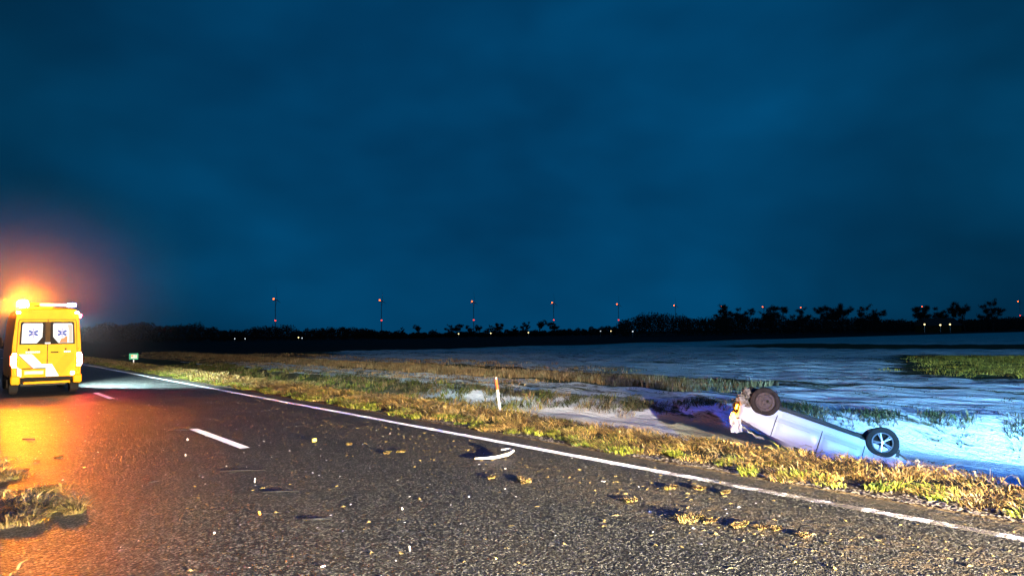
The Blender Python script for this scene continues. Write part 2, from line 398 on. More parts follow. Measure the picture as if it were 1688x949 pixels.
# ------------------------------------------------------------------ terrain
def sstep(a, b, v):
    q = np.clip((v - a) / (b - a), 0, 1); return q * q * (3 - 2 * q)
def floor_z(y): return np.interp(y, [2, 6.2, 10.5, 14, 25, 60, 200], [-1.55, -1.50, -1.20, -1.0, -0.85, -0.75, -0.6])
def bank_x(y): return np.interp(y, [0, 5, 9, 13, 18, 25], [20.6, 20.2, 19.4, 18.2, 16.4, 15.6])
def terr(x, y):
    x = np.asarray(x, float); y = np.asarray(y, float)
    zf = floor_z(y); bx_ = bank_x(y)
    z = np.where((x > 0.12) & (x < 7.88), -0.09, 0.0)
    z = z + 0.04 * sstep(8.0, 9.2, x)
    z = z + (zf - 0.04) * sstep(9.35, 12.5, x)
    z = z + (-0.5 - zf) * sstep(0, 1.7, x - bx_)
    z = z - 0.25 * sstep(-0.2, -4, x)
    und = 0.035 * np.sin(x * 1.7 + y * 0.9) * np.cos(y * 0.55 - x * 0.4) + 0.03 * np.sin(y * 1.9 + 2 * np.sin(x))
    z = z + und * sstep(9.4, 11.5, x) + 0.09 * np.sin(x * .21 + 1) * np.sin(y * .17) * sstep(18, 26, x)
    fur = np.sin(5.6 * x + 1.3 * np.sin(.33 * y)) * (.55 + .45 * np.sin(.7 * y + 1.3 * x)) + .6 * np.sin(3.1 * x - .45 * y + 1.5 * np.sin(.5 * y)) * np.sin(.31 * y + .7 * x) + .45 * np.sin(9.3 * x + .9 * y + 2 * np.sin(.8 * y + x))
    z = z + .032 * fur * sstep(0.6, 2.2, x - bx_) * sstep(75, 40, x) + .022 * fur * sstep(12, 13.5, x) * sstep(1.5, 0, x - bx_)
    return z
xs = np.concatenate([[-6000, -2500, -900, -300, -100, -40, -20, -12], np.arange(-8, 0.1, 0.5), [0.10, 0.14, 2, 4, 6, 7.84, 7.90], np.arange(8.0, 26, 0.14), np.arange(26, 48, 0.22), np.arange(48, 76, 0.6), np.arange(77, 130, 5), [140, 160, 200, 260, 350, 500, 800, 1300, 2200, 4000, 8000]])
ys = np.concatenate([[-400, -150, -60, -30, -15, -8, -4, -2], np.arange(0, 30, 0.22), np.arange(30, 60, 0.8), np.arange(60, 120, 3), [130, 150, 180, 230, 300, 400, 600, 900, 1500, 2500, 4500, 8000]])
gx, gy = np.meshgrid(xs, ys)
gz = terr(gx, gy)
nx, ny = len(xs), len(ys)
idx = np.arange(nx * ny).reshape(ny, nx)
q = np.stack([idx[:-1, :-1], idx[:-1, 1:], idx[1:, 1:], idx[1:, :-1]], -1).reshape(-1, 4)
g = np_mesh('ground', np.stack([gx.ravel(), gy.ravel(), gz.ravel()], 1), q.ravel(), np.full(len(q), 4), M['ground'])
g.data.polygons.foreach_set('use_smooth', [True] * len(g.data.polygons))
tag(g, 'frosted field, snowy ditch and dark land beyond the road', kind='structure')

road_mb = MB()
yl = [-80, -20, 0, 10, 20, 40, 80, 150, 300, 700]
vs = []; fs = []
for y in yl:
    jit = 0.0
    vs += [(0.06, y, -0.12), (0.16, y, 0.0), (3.9, y, 0.0), (7.84, y, 0.0), (7.94, y, -0.12)]
for i in range(len(yl) - 1):
    for k in range(4):
        a = i * 5 + k; fs.append((a, a + 1, a + 6, a + 5))
road_mb.add(vs, fs)
road = road_mb.build('road', M['asphalt'])
tag(road, 'wet grey asphalt country road with white markings', kind='structure')
def strip(name, x0, x1, y0, y1, m, ny=1):
    b = MB(); vs = []; fs = []
    for i in range(ny + 1):
        y = y0 + (y1 - y0) * i / ny
        vs += [(x0, y, 0.005), (x1, y, 0.005)]
    for i in range(ny): fs.append((2 * i, 2 * i + 1, 2 * i + 3, 2 * i + 2))
    b.add(vs, fs)
    o = b.build(name, m, road); return o
strip('edge_line', 7.22, 7.38, -40, 500, M['line'], 40)
strip('edge_line', 0.60, 0.72, 60, 500, M['line'], 4)
for i in range(-2, 20):
    y0 = 12.25 + 12.75 * i
    strip('center_dash', 3.74, 3.90, y0, y0 + 3.25, M['dash'])

# ------------------------------------------------------------------ grass
def lerp(a, b, t): return a + (b - a) * t
def blades(cx, cy, cz, n_per, spread, hgt, wid, pal, pal_p, lean=(0, 0), flat=0.5, seed=1, bright=None):
    r = np.random.default_rng(seed)
    nc = len(cx); n = nc * n_per
    ci = np.repeat(np.arange(nc), n_per)
    hs = np.repeat(hgt * r.uniform(0.55, 1.3, nc), n_per) * r.uniform(0.5, 1.2, n)
    ang = r.uniform(0, 2 * np.pi, n); rad = spread * np.sqrt(r.uniform(0, 1, n))
    bx = cx[ci] + np.cos(ang) * rad; by = cy[ci] + np.sin(ang) * rad; bz = cz[ci] if cz is not None else terr(bx, by)
    ax = ang + r.normal(0, 0.9, n)
    out = flat * r.uniform(0.3, 1.6, n) * hs
    cl = r.normal(0, 1, (nc, 2))[ci] * flat * 0.6
    dx = np.cos(ax) * out + (lean[0] + cl[:, 0]) * hs; dy = np.sin(ax) * out + (lean[1] + cl[:, 1]) * hs
    px, py = -np.sin(ax), np.cos(ax)
    tw = r.uniform(-1.2, 1.2, n); wx = px * np.cos(tw) + np.cos(ax) * np.sin(tw); wy = py * np.cos(tw) + np.sin(ax) * np.sin(tw)
    w0 = wid * r.uniform(0.6, 1.4, n)
    z1 = hs * 0.62; z2 = hs * np.clip(1.0 - 0.35 * flat * r.uniform(0, 2.2, n), 0.15, 1.0)
    V = np.zeros((n, 5, 3))
    V[:, 0] = np.stack([bx - wx * w0, by - wy * w0, bz - 0.02], 1); V[:, 1] = np.stack([bx + wx * w0, by + wy * w0, bz - 0.02], 1)
    mx, my = bx + dx * 0.4, by + dy * 0.4
    V[:, 2] = np.stack([mx - wx * w0 * .8, my - wy * w0 * .8, bz + z1], 1); V[:, 3] = np.stack([mx + wx * w0 * .8, my + wy * w0 * .8, bz + z1], 1)
    V[:, 4] = np.stack([bx + dx, by + dy, bz + z2], 1)
    pal = np.array(pal)
    pc = r.choice(len(pal), nc, p=pal_p)
    alt = r.choice(len(pal), n, p=pal_p)
    pick = np.where(r.uniform(0, 1, n) < 0.72, pc[ci], alt)
    col = pal[pick] * r.uniform(0.65, 1.25, (n, 1)) * np.repeat(r.uniform(0.4, 1.2, nc), n_per)[:, None]
    cols = np.repeat(np.clip(col, 0, 1)[:, None, :], 5, 1)
    return V, cols
def grass_obj(name, parts, label):
    V = np.concatenate([p[0] for p in parts]); K = np.concatenate([p[1] for p in parts]); n = len(V)
    b = np.arange(n)[:, None] * 5
    loops = (b + np.array([0, 1, 3, 2, 2, 3, 4])[None]).ravel()
    o = np_mesh(name, V.reshape(-1, 3), loops, np.tile([4, 3], n), M['grass'], K.reshape(-1, 3))
    return tag(o, label, None, None, 'stuff')
STRAW = [(0.66, 0.43, 0.13), (0.48, 0.28, 0.08), (0.40, 0.36, 0.05), (0.12, 0.075, 0.025), (0.70, 0.52, 0.24)]
GREEN = [(0.30, 0.34, 0.03), (0.36, 0.36, 0.05), (0.14, 0.20, 0.03), (0.45, 0.36, 0.10)]
def scatter(n, x0, x1, y0, y1, seed, yp=1.0):
    r = np.random.default_rng(seed); return r.uniform(x0, x1, n), y0 + (y1 - y0) * r.uniform(0, 1, n) ** yp
parts = []
def dens(y0, y1, per_m, x0, x1, seed, npb, spread, h, wd, pal, pp, lean=(-.1, .15), flat=0.8):
    n = int((y1 - y0) * per_m); x, y = scatter(n, x0, x1, y0, y1, seed)
    x = x + 0.16 * np.sin(y * 2.1) + 0.10 * np.sin(y * 5.3 + 1)
    parts.append(blades(x, y, None, npb, spread, h, wd, pal, pp, lean, flat, seed))
P5 = [.34, .24, .14, .16, .12]; P4 = [.4, .3, .2, .1]
dens(0.6, 12, 21, 8.2, 9.5, 11, 64, 0.20, 0.14, 0.0048, STRAW, [.26, .30, .06, .30, .08], (-.35, .35), 1.5)
dens(12, 30, 20, 8.2, 9.8, 12, 46, 0.21, 0.17, 0.0075, STRAW, P5, (-.35, .3), 1.4)
dens(30, 75, 20, 8.2, 10.0, 13, 18, 0.25, 0.20, 0.016, STRAW, P5, (-.2, .1), 0.9)
dens(75, 190, 7, 8.2, 10.2, 14, 12, 0.35, 0.20, 0.04, GREEN, P4, (-.2, .1), 0.9)
dens(1.5, 14, 7, 8.02, 8.42, 15, 46, 0.11, 0.09, 0.006, GREEN, P4, (-.2, .1), 0.8)
dens(14, 60, 9, 7.98, 8.4, 16, 26, 0.14, 0.11, 0.011, GREEN, P4, (-.2, .1), 0.8)
grass_obj('verge_grass', parts, 'golden matted winter grass along the right road verge')
parts = []
BANK = [(0.10, 0.14, 0.03), (0.26, 0.20, 0.08), (0.36, 0.24, 0.12), (0.06, 0.08, 0.02)]
dens(4, 26, 15, 9.7, 11.6, 21, 26, 0.20, 0.24, 0.009, BANK, [.35, .25, .1, .3], (.15, .1), .8)
dens(20, 70, 22, 9.8, 17.5, 22, 22, 0.28, 0.22, 0.016, [(0.20, 0.22, 0.04), (0.34, 0.26, 0.10), (0.10, 0.14, 0.02), (0.36, 0.22, 0.10)], [.35, .3, .2, .15], (.1, .1), .8)
dens(13, 24, 10, 11.5, 13.2, 23, 16, 0.2, 0.18, 0.01, BANK, [.3, .3, .2, .2], (.1, .1), .8)
n = 380; r_ = np.random.default_rng(5)
y = r_.uniform(3, 40, n); x = bank_x(y) + 1.3 + r_.normal(0, 0.28, n) + 0.25 * np.sin(y * .6)
parts.append(blades(x, y, None, 30, 0.26, 0.20, 0.010, [(0.10, 0.12, 0.04), (0.26, 0.19, 0.10), (0.05, 0.05, 0.03)], [.4, .3, .3], (0, 0), .9, 24))
parts.append(blades(np.array([17.3, 17.6, 17.2, 17.0]), np.array([16.7, 17.2, 17.7, 18.4]), None, 45, 0.30, 0.30, 0.006, [(0.34, 0.24, 0.08), (0.42, 0.28, 0.12)], [.6, .4], (0, 0), .9, 25))
grass_obj('ditch_bank_grass', parts, 'dark green and brown grass tufts along the snowy ditch banks')
parts = []
REED = [(0.40, 0.24, 0.09), (0.48, 0.33, 0.16), (0.28, 0.17, 0.07), (0.42, 0.38, 0.16)]
n = 3600; x, y = scatter(n, 22.6, 26.5, 17, 120, 31, 1.25); x = x + 0.4 * np.sin(y * .3); thin = np.random.default_rng(36).uniform(0, 1, n) < np.clip((y - 15) / 9, .05, 1); x, y = x[thin], y[thin]
parts.append(blades(x, y, None, 20, 0.35, 0.26, 0.013, REED, [.4, .25, .25, .1], (0, 0), .25, 31))
n = 900; x, y = scatter(n, 17.5, 22.5, 25, 110, 32); parts.append(blades(x, y, None, 14, 0.4, 0.13, 0.015, REED, [.4, .25, .25, .1], (0, 0), .6, 32))
n = 500; x, y = scatter(n, 26, 34, 30, 100, 33); parts.append(blades(x, y, None, 14, 0.5, 0.16, 0.02, REED, [.3, .2, .4, .1], (0, 0), .5, 33))
r_ = np.random.default_rng(35); n = 5200
rowx = 18.0 + np.floor(r_.uniform(0, 1, n) ** 1.5 * 60) * 0.75; y = r_.uniform(1, 85, n); x = rowx + r_.normal(0, .10, n) + .35 * np.sin(y * .25 + rowx)
gap = np.sin(y * .35 + rowx * 2.1) + np.sin(y * .9 + rowx * 5.3) > 0.1; x, y = x[gap], y[gap]
parts.append(blades(x, y, None, 9, 0.22, 0.055, 0.014, [(0.10, 0.08, 0.04), (0.16, 0.12, 0.06), (0.06, 0.07, 0.03)], [.4, .3, .3], (0, 0), 1.6, 35))
grass_obj('stubble_grass', parts, 'strip of brown dry stubble grass across the frosted field')
parts = []
FG = [(0.80, 0.47, 0.05), (0.85, 0.52, 0.08), (0.50, 0.34, 0.05)]
n = 2100; x, y = scatter(n, 36, 64, 2, 29, 41)
keep = (y < .45 * x + 1.2 * np.sin(x * 1.3) + .8 * np.sin(y * 2)) & (y > 4) & (np.random.default_rng(4).uniform(0, 1, n) < np.clip((.45 * x - y) / 5 + .12, 0.1, 1) * np.clip((x - 35) / 6, .15, 1)); x, y = x[keep], y[keep]
parts.append(blades(x, y, None, 34, 0.60, 0.19, 0.014, FG, [.45, .3, .25], (0, 0), 1.0, 41))
grass_obj('field_grass', parts, 'yellow green grass patch lit up out in the snowy field')
parts = []
n = 85; r_ = np.random.default_rng(8); y = r_.uniform(9.0, 18.5, n); x = 0.24 + r_.normal(0, .16, n) + 0.33 * np.exp(-((y - 9.6) / 1.5) ** 2) + 0.12 * np.sin(y * 2)
parts.append(blades(x, y, np.full(n, 0.0), 34, 0.13, 0.10, 0.006, [(0.75, 0.50, 0.16), (0.5, 0.32, 0.09), (0.85, 0.62, 0.24)], [.5, .3, .2], (.5, -.3), 1.5, 51))
n = 400; x, y = scatter(n, -3.5, 0.25, 2, 60, 52); keep = (x < -0.6) | (y > 6); x, y = x[keep], y[keep]
parts.append(blades(x, y, None, 26, 0.24, 0.16, 0.012, STRAW, P5, (0, .1), .9, 52))
grass_obj('left_verge_grass', parts, 'torn pale grass and earth along the left road edge')

# ------------------------------------------------------------------ loose litter on the road (too many to count)
def litter(name, n, fx, seed, m, lmin, lmax, label):
    r = np.random.default_rng(seed); p = fx(r, n); n = len(p)
    a = r.uniform(0, np.pi, n); ln = r.uniform(lmin, lmax, n); wd = ln * r.uniform(0.12, 0.4, n); h = wd * r.uniform(0.3, 0.9, n)
    ca, sa = np.cos(a), np.sin(a)
    base = np.array([[-1, -1, 0], [1, -.6, 0], [.8, 1, 0], [-.7, .8, 0], [0, 0, 1]], float)
    V = np.zeros((n, 5, 3))
    for k, (u, v, z) in enumerate(base):
        uu = u * ln * .5; vv = v * wd * .5
        V[:, k] = np.stack([p[:, 0] + uu * ca - vv * sa, p[:, 1] + uu * sa + vv * ca, p[:, 2] + z * h], 1)
    b = np.arange(n)[:, None] * 5
    loops = (b + np.array([0, 1, 4, 1, 2, 4, 2, 3, 4, 3, 0, 4])[None]).ravel()
    o = np_mesh(name, V.reshape(-1, 3), loops, np.full(4 * n, 3), m)
    return tag(o, label, None, None, 'stuff')
def straw_pos(r, n):
    a = int(n * .6)
    x = np.concatenate([6.3 + r.normal(0, .6, a), r.uniform(0.8, 7.2, n - a)]); y = np.concatenate([2 + 20 * r.uniform(0, 1, a) ** 1.2, r.uniform(4, 26, n - a)])
    k = (x < 7.8) & (x > .5); return np.stack([x[k], y[k], np.full(k.sum(), .003)], 1)
def shoulder_pos(r, n):
    x = 7.9 + np.abs(r.normal(0, .22, n)); y = 1 + 16 * r.uniform(0, 1, n) ** 1.3; return np.stack([x, y, terr(x, y) + .004 + np.where(x < 7.9, .09, 0)], 1)
def shard_pos(r, n):
    x = r.uniform(1.0, 7.2, n); y = 4 + 22 * r.uniform(0, 1, n); return np.stack([x, y, np.full(n, .003)], 1)
litter('straw_litter', 900, straw_pos, 61, M['clod'], 0.02, 0.075, 'straw and dry grass bits strewn over the asphalt')
litter('shoulder_grit', 2600, shoulder_pos, 62, M['stone'], 0.02, 0.07, 'earth crumbs and grit on the right road shoulder')
litter('glass_bits', 420, shard_pos, 63, M['shard'], 0.015, 0.045, 'tiny white broken glass bits scattered across the road')

# ------------------------------------------------------------------ passenger car builder (x forward, y left, z up)
def make_car(root, paintm, crashed, roof_h=1.47):
    k = (roof_h - 0.92) / (1.47 - 0.92)
    RX = [-1.96, -1.90, -1.62, -1.2, -.3, .25, .98, 1.15, 1.7, 1.98]
    RZ = [.70, .98, 1.35, 1.44, 1.47, 1.42, .99, .95, .84, .72]
    if crashed: RX = [-1.96, -1.90, -1.62, -1.2, -.3, .25, .90, 1.05, 1.55, 1.86]; RZ = [.70, .98, 1.35, 1.44, 1.47, 1.42, .97, .90, .84, .80]
    def roofz(x):
        z = np.interp(x, RX, RZ); return z if z < .92 else .92 + (z - .92) * k
    def sect(x):
        rz = roofz(x); belt = min(np.interp(x, [-1.96, -1.5, 0, 1, 1.6, 1.98], [.66, .97, .93, .88, .76, .62]), rz - .03)
        end = np.interp(x, [-1.96, -1.85, -1.5, 1.35, 1.8, 1.98], [.80, .92, 1, 1, .93, .78])
        fl = np.interp(x, [-1.96, -1.7, -1.4, 1.4, 1.7, 1.98], [.36, .27, .20, .20, .24, .32])
        cab = max(0.0, min(1.0, (rz - .97) / .25))
        ty = lerp(.74, .60, cab)
        return [(0, fl), (.55 * end, fl), (.70 * end, fl), (.765 * end, fl + .05), (.785 * end, .37), (.80 * end, .44), (.842 * end, .50), (.855 * end, .62), (.85 * end, .74), (.83 * end, belt - .05), (.81 * end, belt),
                (lerp(.81, ty, .45) * end, lerp(belt, rz - .05, .5)), (ty * end, rz - .05), (ty * end * .9, rz - .012), (ty * end * .55, rz + .01), (0, rz + .015)]
    st = list(np.concatenate([[-1.96, -1.93, -1.88, -1.8], np.linspace(-1.7, 1.72, 46), ([1.78, 1.86] if crashed else [1.8, 1.9, 1.95, 1.98])]))
    vs = []; fs = []
    for i, x in enumerate(st):
        h = sect(x); ring = h + [(-a, b) for a, b in h[-2:0:-1]]
        n = len(ring)
        for a, b in ring: vs.append((x, a, b))
    for i in range(len(st) - 1):
        for j in range(n): fs.append((i * n + j, i * n + (j + 1) % n, (i + 1) * n + (j + 1) % n, (i + 1) * n + j))
    fs.append(tuple(range(n))[::-1]); fs.append(tuple((len(st) - 1) * n + j for j in range(n)))
    b = MB(); b.add(vs, fs); body = b.build('body', paintm, root)
    # wheel arches cut out of the shell
    cut = MB()
    for ax in (1.3, -1.3):
        for s in (-1, 1):
            cut.lathe([(0.362, .56 * s), (0.362, 1.1 * s)], (ax, 0, .31), 'y', 28)
    co = cut.build('cutter', M['under'])
    md = body.modifiers.new('arch', 'BOOLEAN'); md.object = co; md.operation = 'DIFFERENCE'; md.solver = 'EXACT'
    dg = bpy.context.evaluated_depsgraph_get()
    me = bpy.data.meshes.new_from_object(body.evaluated_get(dg)); body.modifiers.clear(); body.data = me
    bpy.data.objects.remove(co)
    me.materials.clear(); me.materials.append(paintm); me.materials.append(M['under'])
    for p in me.polygons:
        c = p.center; p.use_smooth = True
        inarch = any(abs(math.hypot(c.x - ax, c.z - .31) - .362) < .012 and abs(c.y) < .8 for ax in (1.3, -1.3)) or (abs(abs(c.y) - .56) < .004)
        p.material_index = 1 if (inarch or (c.z < .36 and p.normal.z < -.6)) else 0
    try: me.set_sharp_from_angle(angle=R(32))
    except Exception: pass
    if crashed:
        rr = random.Random(3)
        for v in me.vertices:
            if v.co.x > 1.32 and not (abs(math.hypot(v.co.x - 1.3, v.co.z - .31) - .362) < .03):
                f = (v.co.x - 1.32) / .55; nz = mnoise.noise_vector(v.co * 5.5)
                v.co.x += -.04 * f + nz.x * .12 * f; v.co.y += nz.y * .09 * f; v.co.z += nz.z * .10 * f
    def panel(name, x0, x1, i0, i1, side, m, off, parent=root, z0=None, z1=None, nxs=10, slant=0.0):
        """a panel lying on the flank between profile indices i0..i1"""
        vs = []; cols = []; nn = 9
        for a in range(nxs + 1):
            for c in range(nn):
                t = c / (nn - 1); x = lerp(x0, x1, a / nxs) + slant * t * (1 - a / nxs if slant > 0 else a / nxs)
                h = sect(x); q_ = lerp(i0, i1, t); j = int(min(q_, len(h) - 2)); f = q_ - j
                yy = lerp(h[j][0], h[j + 1][0], f); zz = lerp(h[j][1], h[j + 1][1], f)
                edge = (a in (0, nxs)) or (c in (0, nn - 1))
                vs.append((x, side * (yy + (off if not edge else -.01)), zz))
        fs = [(a * nn + c, a * nn + c + 1, (a + 1) * nn + c + 1, (a + 1) * nn + c) for a in range(nxs) for c in range(nn - 1)]
        p = MB(); p.add(vs, fs); return p.build(name, m, parent, smooth=True, fix=False)
    for s in (-1, 1):
        d1 = panel('front_door', -.06, .93, 4.4, 9.8, s, paintm, .014)
        d2 = panel('rear_door', -.98, -.09, 4.4, 9.8, s, paintm, .014)
        for d, x in ((d1, .02), (d2, -.86)):
            hb = MB(); hb.box((x + .09, s * .868, .80), (.17, .03, .028), .01); hb.build('handle', M['debrisgrey'] if crashed else paintm, d)
        panel('side_window', -.02, .42, 10.2, 11.9, s, M['glass'], .012, slant=-.0)
        panel('side_window', -.92, -.10, 10.2, 11.9, s, M['glass'], .012)
        panel('sill', -.93, .93, 2.6, 4.2, s, paintm, .012)
        for sx in (.945, -.075, -.99):
            hh_ = sect(sx); sm_ = MB(); sm_.tube([(sx, s * (a_ + .006), z_) for a_, z_ in hh_[4:11]], .009, 5); sm_.build('door_seam', M['dark'], root)
        mb = MB(); mb.box((.55, s * .86, .505), (.76, .016, .02), .006)
        mb.build('side_moulding', M['debrisgrey'] if crashed else paintm, root); mb = MB(); mb.box((-.5, s * .86, .505), (.72, .016, .02), .006)
        mb.build('side_moulding', M['debrisgrey'] if crashed else paintm, root)
        mr = MB(); mr.box((.80, s * .95, .98), (.11, .17, .12), .035, seg=3); mr.box((.82, s * .86, .95), (.05, .08, .04))
        if not (crashed and s < 0): mr.build('mirror', paintm, root, True)
    if not crashed:
        pts = [(.93, .97), (.93, -.97)]
        wsb = MB(); vs = []
        for x in (.92, .30):
            rz = roofz(x)
            for yy in (-.60, 0, .60): vs.append((x, yy * (1.1 if x > .5 else .92), rz + .018 - abs(yy) * .03))
        wsb.add(vs, [(0, 1, 4, 3), (1, 2, 5, 4)]); wsb.build('windscreen', M['glass'], root)
        for s in (-1, 1):
            hl = MB(); hl.box((1.86, s * .58, .66), (.16, .30, .15), .05, rot=None, seg=3); hl.build('headlamp', M['headlamp'], root, True)
            tl = MB(); tl.box((-1.88, s * .66, .80), (.10, .18, .26), .03); tl.build('tail_lamp', M['tail_red'], root, True)
        bp = MB(); bp.box((1.92, 0, .42), (.14, 1.40, .2), .05); bp.build('bumper', paintm, root, True)
        gr = MB(); gr.box((1.97, 0, .62), (.05, .7, .1), .02); gr.build('grille', M['dark'], root)
    # wheels
    for ax in (1.3, -1.3):
        for s in (-1, 1):
            muddy = crashed and ax > 0
            tm = M['rubber_dirty'] if muddy else M['rubber']
            c = (ax, s * .73, .17 if crashed else .31)
            wb = MB(); kw = 1.09 if crashed else 1.0
            if muddy:
                wb.lathe([(.0, .105 * s), (.05, .108 * s), (.06, .085 * s), (.14, .078 * s), (.155, .095 * s), (.20, .09 * s), (.215, .05 * s), (.215, -.09 * s), (0.02, -.09 * s)], c, 'y', 36)
            else:
                wb.lathe([(.205, .075 * s), (.218, .085 * s), (.222, .07 * s), (.205, .05 * s), (.195, -.08 * s), (.222, -.09 * s), (.205, .0)], c, 'y', 36, closed=True)
                wb.lathe([(.0, -.02 * s), (.2, -.02 * s), (.2, -.03 * s), (.0, -.03 * s)], c, 'y', 24)
            wh = wb.build('wheel', M['mudmetal'] if muddy else M['dark'], root, True)
            ty = MB(); ty.lathe([(.212, .085 * s), (.235, .098 * s), (.280, .102 * s), (.303, .088 * s), (.312, .06 * s), (.313, .03 * s), (.305, .028 * s), (.305, .02 * s), (.314, .018 * s), (.314, -.02 * s), (.305, -.022 * s), (.305, -.03 * s), (.313, -.032 * s), (.312, -.07 * s), (.295, -.095 * s), (.235, -.1 * s), (.212, -.088 * s)], c, 'y', 44, closed=True)
            to_ = ty.build('tyre', tm, wh, True)
            if crashed:
                for q_ in (to_, wh):
                    for v in q_.data.vertices: v.co.x = c[0] + (v.co.x - c[0]) * kw; v.co.z = c[2] + (v.co.z - c[2]) * kw
            if muddy:
                cp = MB(); cp.lathe([(0, .112 * s), (.03, .112 * s), (.034, .10 * s), (0, .10 * s)], (c[0] - .05, c[1], c[2] - .03), 'y', 12); cp.build('hub_cap', M['dark'], wh)
                continue
            rimb = MB(); rimb.lathe([(.196, .078 * s), (.216, .092 * s), (.224, .08 * s), (.205, .066 * s)], c, 'y', 36, closed=True); rimb.build('rim', M['alloy'], wh, True)
            for q in range(5):
                an = q * 2 * math.pi / 5 + .3
                sp = MB()
                for da in (-.13, .13):
                    p0 = (c[0] + .03 * math.cos(an), c[1] + .078 * s, c[2] + .03 * math.sin(an)); p1 = (c[0] + .206 * math.cos(an + da), c[1] + .07 * s, c[2] + .206 * math.sin(an + da))
                    sp.tube([p0, p1], [.017, .014], 6)
                sp.build('spoke', M['alloy'], wh)
            hb = MB(); hb.lathe([(0, .088 * s), (.03, .088 * s), (.04, .07 * s), (0, .06 * s)], c, 'y', 16); hb.build('hub_cap', M['alloy'], wh, True)
    return sect

# overturned car in the ditch: the two near wheels were placed from the photograph
car = empty('overturned_car')
tag(car, 'silver hatchback lying upside down in the snowy ditch, wheels in the air, front torn off', 'car')
pr = at_depth(1455, 729, 15.6); pf = at_depth(1261, 662, 16.6)
fx = (pf - pr).normalized()
yv = Vector((0.885, 0.466, 0.0)); yv = (yv - fx * yv.dot(fx)).normalized()
yv = (Matrix.Rotation(R(9), 3, fx) @ yv)
zv = fx.cross(yv)
mid = (pr + pf) / 2
Rm = Matrix((fx, yv, zv)).transposed()
org = mid - Rm @ Vector((0, -.82, .17))
SCL = (pf - pr).length / 2.6
org = mid - Rm @ (Vector((0, -.82, .17)) * SCL)
car.matrix_world = Matrix.Translation(org) @ Rm.to_4x4() @ Matrix.Scale(SCL, 4)
sect = make_car(car, M['silver'], True, 1.12)
# torn front: parts in car coordinates (near side is y < 0, up in the picture is -z)
def crumple(name, c, sx, sy, m, nrm, amp, seed, tint=None, n=12, thick=.012):
    u = Vector(nrm).normalized(); a = u.cross(Vector((0.2, 1, .1))).normalized(); b_ = u.cross(a)
    vs = []; fs = []
    for i in range(n + 1):
        for j in range(n + 1):
            p = Vector(c) + a * (i / n - .5) * sx + b_ * (j / n - .5) * sy
            q_ = Vector((i * .35 + seed * 7.1, j * .35, seed)); p += mnoise.noise_vector(q_) * amp * 1.6 + mnoise.noise_vector(q_ * 2.7) * amp * .7
            vs.append(p)
    fs = [(i * (n + 1) + j, i * (n + 1) + j + 1, (i + 1) * (n + 1) + j + 1, (i + 1) * (n + 1) + j) for i in range(n) for j in range(n)]
    b = MB(); b.add(vs, fs); o = b.build(name, m, car, False, False)
    sm = o.modifiers.new('thick', 'SOLIDIFY'); sm.thickness = thick
    return o
crumple('crumpled_bumper', (1.74, -.42, .20), .46, .70, M['burnt'], (1, -.6, -.5), .09, 1)
crumple('torn_front_panel', (1.72, -.68, .22), .40, .40, M['burnt'], (.3, -1, -.3), .07, 2)
crumple('crumpled_bumper', (1.80, .25, .32), .5, .9, M['under'], (1, .2, -.2), .08, 3)
crumple('torn_lining', (1.66, -.52, .04), .34, .44, M['dark'], (.3, -.6, -1), .07, 4)
crumple('torn_front_panel', (1.82, -.55, .46), .42, .50, M['burnt'], (1, -.7, 0), .06, 8)
crumple('torn_lining', (1.80, -.62, .62), .30, .30, M['dark'], (.9, -.9, 0), .06, 10)
crumple('bent_fender', (1.76, -.715, .90), .40, .26, M['silver'], (.25, -1, .1), .03, 5)
crumple('bent_hood', (1.80, -.15, .90), .30, 1.0, M['silver'], (1, -.1, .2), .04, 6)
crumple('bent_hood', (1.45, .2, .96), .6, 1.0, M['silver'], (.2, 0, 1), .05, 7)
eb = MB(); eb.box((1.60, .05, .48), (.34, .8, .45), .06); eb.box((1.66, -.35, .30), (.25, .22, .22), .05); eb.tube([(1.5, -.5, .2), (1.7, -.4, .12), (1.8, -.1, .2), (1.75, .3, .15)], .035, 8)
eb.build('engine_block', M['burnt'], car)
sg = MB(); sg.box((1.90, -.70, .74), (.09, .10, .18), .04, seg=3); sgo = sg.build('turn_signal', M['signal'], car, True); tag(sgo, 'glowing orange turn signal in the torn front')
sg = MB(); sg.box((1.88, -.70, .50), (.04, .05, .12), .015); sg.build('lamp_remains', M['signal'], car, True)
ub = MB(); ub.box((-.1, 0, .185), (2.5, 1.2, .05), .02); ub.tube([(1.2, .1, .15), (0, .12, .14), (-1.0, .3, .15), (-1.8, .35, .2)], .04, 8); ub.box((-1.0, 0, .17), (.5, .9, .1), .03)
ub.build('underbody', M['under'], car)
ax_ = MB(); ax_.tube([(1.3, -.66, .17), (1.3, .66, .17)], .04, 8); ax_.build('axle', M['under'], car); ax_ = MB(); ax_.tube([(-1.3, -.66, .17), (-1.3, .66, .17)], .05, 8); ax_.build('axle', M['under'], car)
lo = MB(); lo.box((1.05, -.72, .30), (.05, .1, .3), .02); lo.build('torn_lining', M['dark'], car)

